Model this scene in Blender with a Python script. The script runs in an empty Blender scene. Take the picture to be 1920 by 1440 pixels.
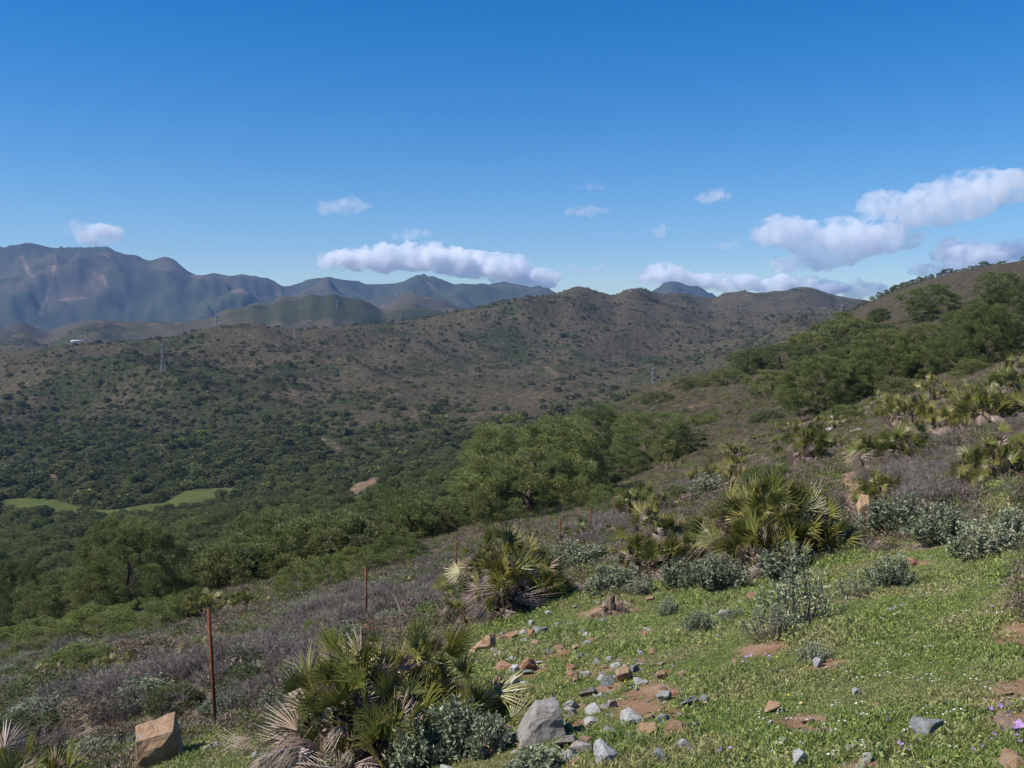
import bpy, math, random
import numpy as np
from mathutils import Vector, Matrix, Euler

R = math.radians
random.seed(7)
rng = np.random.default_rng(7)
scene = bpy.context.scene
COL = scene.collection

# ------------------------------------------------------------------ camera
LENS = 35.0
F = 1920 * LENS / 36.0            # focal length in photo pixels
PITCH = -math.atan(100 / F)       # photo looks slightly down (horizon above the middle)
cam_d = bpy.data.cameras.new('camera')
cam_d.lens = LENS; cam_d.sensor_width = 36
cam_d.clip_start = 0.1; cam_d.clip_end = 60000
cam = bpy.data.objects.new('camera', cam_d); COL.objects.link(cam)
cam.location = (0, 0, 0); cam.rotation_euler = (R(90) + PITCH, 0, 0)
scene.camera = cam

# ------------------------------------------------------------------ sky and sun
SUN_DIR = Vector((-0.80, -0.22, 0.86)).normalized()      # towards the sun: left, a little behind, high
SUN_EL = math.asin(SUN_DIR.z)
SUN_AZ = math.atan2(SUN_DIR.x, SUN_DIR.y)
w = bpy.data.worlds.new('World'); scene.world = w; w.use_nodes = True
wn = w.node_tree; wn.nodes.clear()
sky = wn.nodes.new('ShaderNodeTexSky'); sky.sky_type = 'NISHITA'; sky.sun_disc = False
sky.sun_elevation = SUN_EL; sky.sun_rotation = SUN_AZ
sky.altitude = 300; sky.air_density = 1.0; sky.dust_density = 0.25; sky.ozone_density = 3.0
hsv = wn.nodes.new('ShaderNodeHueSaturation'); hsv.inputs['Saturation'].default_value = 1.52; hsv.inputs['Hue'].default_value = 0.507; hsv.inputs['Value'].default_value = 0.86
bg = wn.nodes.new('ShaderNodeBackground'); bg.inputs['Strength'].default_value = 0.095
wo = wn.nodes.new('ShaderNodeOutputWorld')
wn.links.new(sky.outputs[0], hsv.inputs['Color']); wn.links.new(hsv.outputs[0], bg.inputs[0]); wn.links.new(bg.outputs[0], wo.inputs[0])
sd = bpy.data.lights.new('sun', 'SUN'); sd.energy = 4.6; sd.angle = R(0.53); sd.color = (1.0, 0.955, 0.88)
so = bpy.data.objects.new('sun', sd); COL.objects.link(so)
so.rotation_euler = SUN_DIR.to_track_quat('Z', 'Y').to_euler()
scene.view_settings.view_transform = 'Standard'; scene.view_settings.look = 'None'
scene.view_settings.exposure = 0.6; scene.view_settings.gamma = 1.0
scene.view_settings.use_curve_mapping = False
scene.cycles.max_bounces = 14
scene.cycles.diffuse_bounces = 3
scene.cycles.transmission_bounces = 4
scene.cycles.volume_bounces = 12
scene.cycles.transparent_max_bounces = 8
scene.cycles.volume_step_rate = 1.0; scene.cycles.volume_max_steps = 64

# ------------------------------------------------------------------ numpy noise
def _h(ix, iy, s):
    n = (ix.astype(np.int64) * 374761393 + iy.astype(np.int64) * 668265263 + s * 974634777) & 0x7fffffff
    n = ((n ^ (n >> 13)) * 1274126177) & 0x7fffffff
    n = (n ^ (n >> 16)) & 0xffffff
    return n / 16777215.0
def vnoise(x, y, s=0):
    ix = np.floor(x); iy = np.floor(y); fx = x - ix; fy = y - iy
    ux = fx * fx * fx * (fx * (fx * 6 - 15) + 10); uy = fy * fy * fy * (fy * (fy * 6 - 15) + 10)
    a = _h(ix, iy, s); b = _h(ix + 1, iy, s); c = _h(ix, iy + 1, s); d = _h(ix + 1, iy + 1, s)
    return (a * (1 - ux) + b * ux) * (1 - uy) + (c * (1 - ux) + d * ux) * uy
def fbm(x, y, octv=4, s=0, gain=.5):
    x = np.asarray(x, float); y = np.asarray(y, float)
    t = 0; a = 1; n = 0
    for o in range(octv):
        t = t + a * (vnoise(x, y, s + o * 17) * 2 - 1); n += a; a *= gain
        x, y = (x * .8 - y * .6) * 2.03 + 13.7, (x * .6 + y * .8) * 2.03 + 5.1
    return t / n
def ridged(x, y, octv=4, s=0):
    x = np.asarray(x, float); y = np.asarray(y, float)
    t = 0; a = 1; n = 0
    for o in range(octv):
        t = t + a * (1 - np.abs(vnoise(x, y, s + o * 17) * 2 - 1) * 2); n += a; a *= .5
        x, y = (x * .8 - y * .6) * 2.03 + 13.7, (x * .6 + y * .8) * 2.03 + 5.1
    return t / n
def sstep(a, b, x):
    t = np.clip((np.asarray(x, float) - a) / (b - a), 0, 1); return t * t * (3 - 2 * t)

def pchip_slopes(x, y):            # x,y: (..., n)
    h = np.diff(x, axis=-1); dl = np.diff(y, axis=-1) / h
    m = np.zeros_like(y)
    w1 = 2 * h[..., 1:] + h[..., :-1]; w2 = h[..., 1:] + 2 * h[..., :-1]
    same = (dl[..., 1:] * dl[..., :-1]) > 0
    with np.errstate(all='ignore'):
        hm = (w1 + w2) / (w1 / dl[..., :-1] + w2 / dl[..., 1:])
    m[..., 1:-1] = np.where(same, np.nan_to_num(hm), 0)
    m[..., 0] = dl[..., 0]; m[..., -1] = dl[..., -1]
    return m
def hermite(x, y, m, q):           # x,y,m: (n,), q: (k,)
    i = np.clip(np.searchsorted(x, q, side='right') - 1, 0, len(x) - 2)
    h = x[i + 1] - x[i]; t = np.clip((q - x[i]) / h, 0, 1)
    return ((2*t**3 - 3*t**2 + 1) * y[i] + (t**3 - 2*t**2 + t) * h * m[i] + (-2*t**3 + 3*t**2) * y[i+1] + (t**3 - t**2) * h * m[i+1])

# ------------------------------------------------------------------ survey: photo pixel <-> direction
CP, SP = math.cos(PITCH), math.sin(PITCH)
def pix_dir(px, py):               # direction with Y (depth) = 1
    a = (np.asarray(px, float) - 960) / F; b = (720 - np.asarray(py, float)) / F
    y = CP - b * SP; z = SP + b * CP
    return a / y, z / y
def project(x, y, z):
    d = y * CP + z * SP; v = -y * SP + z * CP
    return 960 + F * x / d, 720 - F * v / d

# ------------------------------------------------------------------ the lie of the land
GX, GY, EYE = 0.24, -0.17, 1.6
def plane(x, y): return -EYE + GX * x + GY * y
# columns of surveyed heights: (depth in metres, picture row) from near to far
TAB = {
 -600: [(15,1510),(30,1411),(60,1361),(100,1300),(160,1200),(260,1080),(480,990),(720,850),(980,740),(1300,680),(1800,720),(3000,630),(4500,650),(7000,480),(9400,640)],
    0: [(15,1367),(30,1266),(60,1217),(100,1185),(160,1130),(260,1045),(470,950),(700,835),(950,725),(1200,652),(1700,695),(3000,605),(4500,640),(7000,466),(9400,640)],
  300: [(15,1294),(30,1195),(60,1145),(100,1120),(160,1070),(260,1000),(470,932),(700,815),(950,702),(1200,636),(1700,685),(3000,603),(4500,632),(7000,490),(9400,640)],
  600: [(15,1223),(30,1124),(60,1074),(100,1045),(160,1000),(260,955),(480,898),(700,790),(950,690),(1300,610),(1800,655),(3200,545),(4500,605),(7000,521),(9400,640)],
  900: [(15,1151),(30,1051),(60,1001),(100,970),(160,925),(260,880),(500,850),(750,755),(1100,665),(1700,571),(2300,625),(3500,575),(4500,600),(7000,537),(9400,640)],
 1100: [(15,1103),(30,1003),(60,954),(100,900),(160,845),(260,795),(500,812),(800,735),(1200,650),(2000,541),(2600,600),(3500,580),(4500,600),(7000,560),(9400,640)],
 1250: [(15,1067),(30,968),(60,905),(100,840),(160,775),(260,716),(500,780),(850,715),(1300,650),(2300,550),(2800,600),(3500,590),(4500,600),(7000,536),(9400,640)],
 1400: [(15,1040),(30,930),(60,858),(100,795),(160,735),(260,685),(480,760),(880,700),(1400,640),(2600,557),(3100,610),(3700,600),(4700,610),(7000,590),(9400,640)],
 1500: [(15,1020),(30,905),(60,835),(100,775),(160,715),(260,655),(460,720),(900,650),(1400,625),(2800,545),(3200,600),(3900,600),(4800,610),(7000,590),(9400,640)],
 1600: [(15,983),(30,883),(60,805),(100,750),(160,685),(260,622),(450,660),(900,581),(1400,620),(2800,576),(3300,620),(3900,600),(4800,610),(7000,600),(9400,640)],
 1800: [(15,935),(30,826),(60,745),(100,690),(160,630),(260,566),(450,575),(900,514),(1400,580),(2800,600),(3300,620),(3900,620),(4800,610),(7000,600),(9400,640)],
 1920: [(15,906),(30,800),(60,710),(100,650),(160,585),(260,525),(450,538),(900,497),(1400,560),(2800,600),(3300,620),(3900,620),(4800,610),(7000,600),(9400,640)],
 2500: [(15,780),(30,680),(60,590),(100,520),(160,460),(260,400),(450,400),(900,420),(1400,520),(2800,600),(3300,620),(3900,620),(4800,610),(7000,600),(9400,640)],
}
# dense crest lines (picture column -> row)
RIDGE_NEAR = [(-600,690),(-100,660),(0,655),(80,650),(135,645),(200,641),(260,636),(320,631),(370,617),(420,607),(470,606),(520,611),(560,615),(620,612),(680,606),(740,600),(800,592),(860,582),(910,571),(960,562),(1010,556),(1045,549),(1085,537),(1110,541),(1150,551),(1175,540),(1200,538),(1235,548),(1290,552),(1335,555),(1360,548),(1390,546),(1420,550),(1470,547),(1505,542),(1530,546),(1560,557),(1600,571),(1640,585),(1700,600),(1920,620),(2500,640)]
RIDGE_MID = [(-600,640),(-100,628),(0,618),(40,612),(90,622),(150,606),(190,601),(250,606),(330,605),(400,594),(430,580),(455,577),(480,568),(505,571),(530,560),(556,561),(585,551),(604,553),(625,548),(650,556),(680,557),(720,570),(745,552),(775,545),(810,556),(850,575),(900,590),(1100,600),(2500,620)]
RIDGE_FAR = [(-600,500),(-200,480),(0,468),(40,465),(70,463),(100,466),(150,466),(200,466),(225,472),(260,486),(285,495),(310,490),(335,496),(365,513),(400,518),(425,523),(460,522),(500,528),(535,539),(560,532),(585,522),(615,519),(645,526),(690,530),(740,528),(770,521),(800,518),(830,527),(855,535),(900,538),(950,538),(1000,543),(1040,548),(1100,562),(1200,560),(1235,543),(1265,531),(1290,537),(1325,552),(1360,566),(1420,580),(2500,620)]
cols = sorted(TAB); cx = np.array(cols, float)
Dk = np.array([[k[0] for k in TAB[c]] for c in cols], float)    # (ncol, nk)
Pk = np.array([[k[1] for k in TAB[c]] for c in cols], float)
NK = Dk.shape[1]
def col_interp(vals, q):
    return hermite(cx, vals, pchip_slopes(cx[None], vals[None])[0], q)
def line_interp(line, q):
    a = np.array(line, float); return hermite(a[:, 0], a[:, 1], pchip_slopes(a[None, :, 0], a[None, :, 1])[0], q)

def build_grid(theta, rad, fine):
    px = np.clip(960 + F * np.tan(np.clip(theta, -R(60), R(60))), -600, 2500)
    thc = np.arctan((px - 960) / F)
    D = np.stack([col_interp(Dk[:, k], px) for k in range(NK)], 1)
    P = np.stack([col_interp(Pk[:, k], px) for k in range(NK)], 1)
    P[:, 9] = line_interp(RIDGE_NEAR, px); P[:, 11] = line_interp(RIDGE_MID, px); P[:, 13] = line_interp(RIDGE_FAR, px)
    _, tz = pix_dir(np.repeat(px[:, None], NK, 1), P)
    Z = tz * D
    RR = D / np.cos(thc)[:, None]
    # behind the camera: blend both edges of the table
    back = sstep(R(75), R(180), np.abs(theta)) * .5
    e0, e1 = 0, len(theta) - 1
    iL = int(np.argmin(np.abs(theta + R(75)))); iR = int(np.argmin(np.abs(theta - R(75))))
    Zo = Z.copy(); Ro = RR.copy()
    for i, t in enumerate(theta):
        if back[i] > 0:
            j = iR if t < 0 else iL
            Z[i] = Zo[i] * (1 - back[i]) + Zo[j] * back[i]; RR[i] = Ro[i] * (1 - back[i]) + Ro[j] * back[i]
    L = np.log(RR); M = pchip_slopes(L, Z)
    lr = np.log(rad)
    G = np.stack([hermite(L[i], Z[i], M[i], lr) for i in range(len(theta))], 0)
    X = rad[None] * np.sin(theta)[:, None]; Y = rad[None] * np.cos(theta)[:, None]
    t = sstep(9, 16, rad)[None]
    G = plane(X, Y) * (1 - t) + G * t
    # natural relief, growing with distance and fading on the surveyed crests
    lrr = lr[None] * np.ones_like(G)
    def crest(k, wf, wb):
        dl = lrr - L[:, k:k + 1]; return np.exp(-(dl / np.where(dl > 0, wb, wf)) ** 2)
    near_crest = crest(9, .07, .22) + crest(13, .030, .25) + .8 * crest(11, .035, .15)
    near_crest = near_crest + sstep(1480, 1580, px)[:, None] * (lrr < L[:, 8:9]) * 1.0 * np.ones_like(lrr)
    near_crest = np.clip(near_crest, 0, 1)
    hill = sstep(420, 800, rad)[None] * (1 - near_crest)
    wx = X + 60 * fbm(X / 300, Y / 300, 2, 51); wy = Y + 60 * fbm(X / 300, Y / 300, 2, 52)
    G = G + hill * ((ridged(wx / 400, wy / 400, 4, 3) - .25) * 38 * sstep(500, 1000, rad)[None] + fbm(X / 60, Y / 60, 3, 9) * 4)
    far = sstep(2300, 3600, rad)[None] * (1 - near_crest)
    G = G + far * ((ridged(wx / 1000, wy / 1000, 5, 23) - .3) * 170 + ridged(X / 330, Y / 330, 4, 24) * 38) + sstep(2500, 5000, rad)[None] * fbm(X / 180, Y / 180, 3, 8) * 6
    # eroded slopes never rise above the surveyed skyline in front of each crest
    for k, lo in ((9, 7), (11, 10), (13, 12)):
        cap = (Z[:, k] / RR[:, k])[:, None] * rad[None] - .003 * np.abs(rad[None] - RR[:, k:k + 1])
        on = (rad[None] > RR[:, lo:lo + 1]) & (rad[None] < RR[:, min(k + 1, NK - 1)][:, None] * 1.02)
        if k == 9: on = on & (px < 1570)[:, None]
        wdt = .0022 * rad[None]; dlt = np.clip((G - cap) / wdt, -30, 30)
        G = np.where(on, G - wdt * np.log1p(np.exp(dlt)), G)
    cr9 = crest(9, .025, .05); cr13 = crest(13, .012, .05)
    G = G + sstep(2400, 3000, rad)[None] * (1 - cr13) * (ridged(X / 420, Y / 420, 4, 41) - .35) * (30 + 32 * sstep(3600, 5200, rad)[None])
    G = G + sstep(600, 1000, rad)[None] * (1 - sstep(2600, 3000, rad))[None] * (1 - cr9) * (ridged(wx / 150, wy / 150, 3, 42) - .3) * 7 * (px < 1560)[:, None]
    mid = sstep(25, 90, rad)[None] * (1 - sstep(500, 900, rad)[None])
    G = G + mid * (fbm(X / 28, Y / 28, 3, 5) * 1.1)
    G = G + sstep(3, 8, rad)[None] * (1 - sstep(40, 90, rad)[None]) * (fbm(X / 2.6, Y / 2.6, 3, 14) * .10 + fbm(X / 9, Y / 9, 2, 15) * .22)
    G = G + fbm(X / .45, Y / .45, 3, 33) * .022 * (1 - sstep(20, 40, rad)[None])
    return G, X, Y
def thetas(step, half=50):
    f = np.arange(-half, half + 1e-6, step)
    l = np.arange(-180, -half, 4.0); r = np.arange(half, 180.01, 4.0)[1:]
    return np.radians(np.concatenate([l, f, r]))
TH = thetas(0.14)
RN = np.exp(np.arange(math.log(0.4), math.log(92), 0.024))
RF = np.exp(np.arange(math.log(88), math.log(9300), 0.0105))
Gn, Xn, Yn = build_grid(TH, RN, True)
Gf, Xf, Yf = build_grid(TH, RF, False)
_tx, _tz = pix_dir(682, 950); SCAR = (float(_tx) * 285.0, 285.0)
for G_, X_, Y_ in ((Gf, Xf, Yf),):
    G_ += 5.6 * np.exp(-((X_ - SCAR[0] - 1) / 10) ** 2 - ((Y_ - SCAR[1] - 9) / 13) ** 2)
def grid_lookup(G, rad, x, y):
    th = np.arctan2(x, y); r = np.hypot(x, y)
    i = np.clip(np.searchsorted(TH, th, side='right') - 1, 0, len(TH) - 2)
    a = np.clip((th - TH[i]) / (TH[i + 1] - TH[i]), 0, 1)
    lr = np.log(rad); q = (np.log(np.maximum(r, 1e-3)) - lr[0]) / (lr[1] - lr[0])
    j = np.clip(np.floor(q).astype(int), 0, len(rad) - 2); b = np.clip(q - j, 0, 1)
    return (G[i, j] * (1 - a) + G[i + 1, j] * a) * (1 - b) + (G[i, j + 1] * (1 - a) + G[i + 1, j + 1] * a) * b
def H(x, y):
    x = np.asarray(x, float); y = np.asarray(y, float); r = np.hypot(x, y)
    return np.where(r < 90, grid_lookup(Gn, RN, x, y), grid_lookup(Gf, RF, x, y))
_march = np.exp(np.arange(math.log(2.5), math.log(9000), 0.004))
def hit(px, py, ymin=0):
    """where the sight line of a photo pixel meets the ground"""
    tx, tz = pix_dir(px, py); Y = _march[_march > ymin] if ymin else _march
    h = H(tx * Y, Y); below = np.nonzero(tz * Y < h)[0]
    if len(below) == 0: return None
    k = below[0]; yy = Y[k]
    return float(tx * yy), float(yy), float(h[k])
def ground(px, Y):
    tx, _ = pix_dir(px, 720); x = float(tx) * Y
    return x, Y, float(H(x, Y))

def thin(P, dmin):
    """keep points further apart than dmin (array per point), grid hashed"""
    keep = []; cell = {}
    for i, (x, y) in enumerate(P):
        d = dmin[i] if hasattr(dmin, '__len__') else dmin; s = 6.0
        cxk, cyk = int(x // s), int(y // s); ok = True; rr = int(d // s) + 1
        for a in range(cxk - rr, cxk + rr + 1):
            for b in range(cyk - rr, cyk + rr + 1):
                for (u, v, e) in cell.get((a, b), ()):
                    if (u - x) ** 2 + (v - y) ** 2 < min(d, e) ** 2 * 1.0: ok = False; break
                if not ok: break
            if not ok: break
        if ok:
            cell.setdefault((cxk, cyk), []).append((x, y, d)); keep.append(i)
    return keep

# ------------------------------------------------------------------ object helpers
def mesh_np(name, V, Fc, mat=None, smooth=False, cols=None, mats=None, matidx=None):
    me = bpy.data.meshes.new(name)
    V = np.asarray(V, np.float32); Fc = np.asarray(Fc, np.int32)
    k = Fc.shape[1]
    me.vertices.add(len(V)); me.vertices.foreach_set('co', V.ravel())
    me.loops.add(Fc.size); me.loops.foreach_set('vertex_index', Fc.ravel())
    me.polygons.add(len(Fc))
    me.polygons.foreach_set('loop_start', np.arange(0, Fc.size, k, dtype=np.int32))
    me.polygons.foreach_set('loop_total', np.full(len(Fc), k, np.int32))
    if mats:
        for m in mats: me.materials.append(m)
        me.polygons.foreach_set('material_index', np.asarray(matidx, np.int32))
    elif mat: me.materials.append(mat)
    if cols is not None:
        a = me.color_attributes.new('tint', 'FLOAT_COLOR', 'POINT')
        c = np.ones((len(V), 4), np.float32); c[:, :3] = cols; a.data.foreach_set('color', c.ravel())
    me.update(calc_edges=True)
    if smooth: me.polygons.foreach_set('use_smooth', np.ones(len(Fc), bool))
    return me
def add(name, me, parent=None, loc=None, rot=None, scl=None):
    o = bpy.data.objects.new(name, me); COL.objects.link(o)
    if parent: o.parent = parent
    if loc is not None: o.location = loc
    if rot is not None: o.rotation_euler = rot
    if scl is not None: o.scale = scl if hasattr(scl, '__len__') else (scl,) * 3
    return o
def tag(o, label=None, cat=None, group=None, kind=None):
    if label: o['label'] = label
    if cat: o['category'] = cat
    if group: o['group'] = group
    if kind: o['kind'] = kind
    return o

# ------------------------------------------------------------------ materials
def nodes(name):
    m = bpy.data.materials.new(name); m.use_nodes = True; nt = m.node_tree; nt.nodes.clear()
    return m, nt, nt.nodes.new, nt.links.new
def tex_noise(nt, scale, detail=4, rough=.55, vec=None):
    n = nt.nodes.new('ShaderNodeTexNoise'); n.inputs['Scale'].default_value = scale
    n.inputs['Detail'].default_value = detail; n.inputs['Roughness'].default_value = rough
    if vec is not None: nt.links.new(vec, n.inputs['Vector'])
    return n.outputs['Fac']
def ramp(nt, fac, stops):
    r = nt.nodes.new('ShaderNodeValToRGB'); nt.links.new(fac, r.inputs[0])
    el = r.color_ramp.elements
    while len(el) < len(stops): el.new(.5)
    for e, (p, c) in zip(el, stops):
        e.position = p; e.color = (*c, 1) if len(c) == 3 else c
    return r.outputs[0]
def mix(nt, fac, a, b, mode='MIX'):
    m = nt.nodes.new('ShaderNodeMix'); m.data_type = 'RGBA'; m.blend_type = mode
    for s, v in ((m.inputs[0], fac), (m.inputs[6], a), (m.inputs[7], b)):
        if isinstance(v, (int, float)): s.default_value = v
        elif isinstance(v, tuple): s.default_value = (*v, 1)
        else: nt.links.new(v, s)
    return m.outputs[2]
def math_n(nt, op, a, b=None):
    m = nt.nodes.new('ShaderNodeMath'); m.operation = op
    for s, v in ((m.inputs[0], a), (m.inputs[1], b)):
        if v is None: continue
        if isinstance(v, (int, float)): s.default_value = v
        else: nt.links.new(v, s)
    return m.outputs[0]

def leaf_mat(name, stops, trans=.25, rough=.55, spec=.25, use_tint=True, patch=None):
    """foliage: colour varies by leaf (tint attribute) and by plant (object random)"""
    m, nt, N, L = nodes(name)
    oi = N('ShaderNodeObjectInfo')
    at = N('ShaderNodeAttribute'); at.attribute_name = 'tint'
    col = ramp(nt, at.outputs['Fac'], stops) if use_tint else None
    if patch:
        gp = N('ShaderNodeNewGeometry'); pm = ramp(nt, tex_noise(nt, patch[1], 5, .65, gp.outputs['Position']), [(patch[2], (0, 0, 0)), (patch[2] + .16, (1, 1, 1))])
        col = mix(nt, math_n(nt, 'MULTIPLY', pm, .75), col, patch[0])
    hs = N('ShaderNodeHueSaturation'); L(col, hs.inputs['Color'])
    v = math_n(nt, 'MULTIPLY_ADD', oi.outputs['Random'], .5); v.node.inputs[2].default_value = .75
    L(v, hs.inputs['Value'])
    hh = math_n(nt, 'MULTIPLY_ADD', oi.outputs['Random'], -.035); hh.node.inputs[2].default_value = .517
    L(hh, hs.inputs['Hue'])
    p = N('ShaderNodeBsdfPrincipled'); L(hs.outputs[0], p.inputs['Base Color'])
    p.inputs['Roughness'].default_value = rough; p.inputs['Specular IOR Level'].default_value = spec
    t = N('ShaderNodeBsdfTranslucent'); L(hs.outputs[0], t.inputs['Color'])
    ms = N('ShaderNodeMixShader'); ms.inputs[0].default_value = trans
    L(p.outputs[0], ms.inputs[1]); L(t.outputs[0], ms.inputs[2])
    o = N('ShaderNodeOutputMaterial'); L(ms.outputs[0], o.inputs['Surface'])
    return m

M_PINE = leaf_mat('pine_needles', [(0, (.055, .070, .022)), (.45, (.148, .175, .055)), (1, (.26, .29, .11))], .35)
M_OAK = leaf_mat('evergreen_leaves', [(0, (.055, .065, .026)), (.5, (.118, .135, .055)), (1, (.19, .205, .09))], .2, .7, .08)
M_JUN = leaf_mat('juniper_sprays', [(0, (.07, .09, .022)), (.5, (.17, .205, .055)), (1, (.28, .32, .10))], .35)
M_FAR = leaf_mat('far_foliage', [(0, (.065, .075, .034)), (.5, (.125, .138, .060)), (1, (.20, .20, .10))], .15, .9, .0)
M_PALM = leaf_mat('palm_leaf', [(0, (.055, .065, .016)), (.35, (.13, .145, .028)), (.65, (.24, .235, .055)), (.82, (.36, .30, .12)), (1, (.46, .37, .24))], .3, .38, .5)
M_PALMDEAD = leaf_mat('dead_palm_leaf', [(0, (.12, .085, .06)), (.5, (.29, .21, .15)), (1, (.60, .52, .47))], .1, .6, .3)
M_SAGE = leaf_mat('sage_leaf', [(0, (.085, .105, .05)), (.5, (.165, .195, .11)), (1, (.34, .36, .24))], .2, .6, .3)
M_TWIG = leaf_mat('bare_twig', [(0, (.06, .046, .036)), (.5, (.15, .125, .105)), (1, (.30, .26, .235))], .05, .8, .1)
M_SCRUB = leaf_mat('scrub_leaf', [(0, (.11, .082, .055)), (.4, (.23, .175, .13)), (.75, (.30, .245, .195)), (1, (.17, .19, .08))], .1, .8, .1)
M_GRASS = leaf_mat('grass_blade', [(0, (.10, .14, .03)), (.45, (.23, .30, .075)), (.75, (.34, .385, .12)), (1, (.48, .42, .22))], .3, .55, .3, True, ((.34, .31, .14), 1.1, .44))
M_RUSTBUSH = leaf_mat('reddish_leaf', [(0, (.13, .05, .03)), (1, (.26, .12, .07))], .1, .8, .1)

def simple_mat(name, stops, scale=8, rough=.8, bump=.3, spec=.3, obj=True, bscale=None, metal=0):
    m, nt, N, L = nodes(name)
    tc = N('ShaderNodeTexCoord'); v = tc.outputs['Object']
    n = tex_noise(nt, scale, 6, .62, v)
    c = ramp(nt, n, stops)
    oi = N('ShaderNodeObjectInfo')
    hs = N('ShaderNodeHueSaturation'); L(c, hs.inputs['Color'])
    vv = math_n(nt, 'MULTIPLY_ADD', oi.outputs['Random'], .4); vv.node.inputs[2].default_value = .8; L(vv, hs.inputs['Value'])
    p = N('ShaderNodeBsdfPrincipled'); L(hs.outputs[0], p.inputs['Base Color']); p.inputs['Roughness'].default_value = rough
    p.inputs['Specular IOR Level'].default_value = spec; p.inputs['Metallic'].default_value = metal
    b = N('ShaderNodeBump'); b.inputs['Strength'].default_value = bump; b.inputs['Distance'].default_value = .02
    L(tex_noise(nt, bscale or scale * 3, 8, .7, v), b.inputs['Height']); L(b.outputs[0], p.inputs['Normal'])
    o = N('ShaderNodeOutputMaterial'); L(p.outputs[0], o.inputs['Surface'])
    return m
M_BARK = simple_mat('pine_bark', [(.3, (.05, .035, .026)), (.7, (.14, .10, .075))], 5, .9, .6)
M_RUST = simple_mat('rusty_iron', [(.3, (.055, .018, .010)), (.55, (.14, .042, .018)), (.75, (.27, .09, .032))], 14, .85, .4)
M_WIRE = simple_mat('dull_wire', [(.3, (.12, .11, .10)), (.7, (.22, .21, .19))], 10, .5, .1)
M_STEEL = simple_mat('galvanised_steel', [(.3, (.24, .23, .23)), (.7, (.34, .33, .33))], 1, .6, .1)
M_WALL = simple_mat('white_render', [(.3, (.72, .71, .68)), (.7, (.85, .84, .81))], 1, .8, .1)
M_ROOFT = simple_mat('clay_tiles', [(.3, (.25, .14, .09)), (.7, (.38, .22, .15))], 1, .8, .2)
M_DARK = simple_mat('dark_glass', [(.3, (.03, .03, .035)), (.7, (.05, .05, .06))], 1, .2, 0)
def rock_mat(name, a, b, c, patch):
    m, nt, N, L = nodes(name)
    tc = N('ShaderNodeTexCoord'); v = tc.outputs['Object']
    base = ramp(nt, tex_noise(nt, 4, 8, .65, v), [(.3, a), (.5, b), (.72, c)])
    pm = ramp(nt, tex_noise(nt, 2.3, 5, .6, v), [(.57, (0, 0, 0)), (.66, (1, 1, 1))])
    col = mix(nt, pm, base, patch)
    sp = ramp(nt, tex_noise(nt, 38, 4, .7, v), [(.3, (.72, .72, .72)), (.7, (1.2, 1.2, 1.2))])
    col = mix(nt, 1.0, col, sp, 'MULTIPLY')
    oi = N('ShaderNodeObjectInfo'); hs = N('ShaderNodeHueSaturation'); L(col, hs.inputs['Color'])
    vv = math_n(nt, 'MULTIPLY_ADD', oi.outputs['Random'], .4); vv.node.inputs[2].default_value = .8; L(vv, hs.inputs['Value'])
    p = N('ShaderNodeBsdfPrincipled'); L(hs.outputs[0], p.inputs['Base Color']); p.inputs['Roughness'].default_value = .88
    b = N('ShaderNodeBump'); b.inputs['Strength'].default_value = .7; b.inputs['Distance'].default_value = .12
    L(tex_noise(nt, 7, 10, .72, v), b.inputs['Height']); L(b.outputs[0], p.inputs['Normal'])
    o = N('ShaderNodeOutputMaterial'); L(p.outputs[0], o.inputs['Surface'])
    return m
M_RK_GREY = rock_mat('grey_rock', (.26, .225, .195), (.42, .38, .335), (.56, .52, .47), (.40, .27, .19))
M_RK_ORANGE = rock_mat('orange_rock', (.27, .15, .08), (.40, .25, .14), (.48, .34, .22), (.27, .25, .22))
M_RK_WHITE = rock_mat('pale_rock', (.33, .33, .31), (.48, .48, .45), (.66, .65, .61), (.36, .29, .23))
M_RK_BLUE = rock_mat('bluish_rock', (.17, .19, .18), (.27, .30, .29), (.40, .43, .41), (.30, .23, .18))
M_RK_RED = rock_mat('red_rock', (.26, .12, .07), (.40, .20, .12), (.50, .30, .20), (.36, .26, .18))

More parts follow.
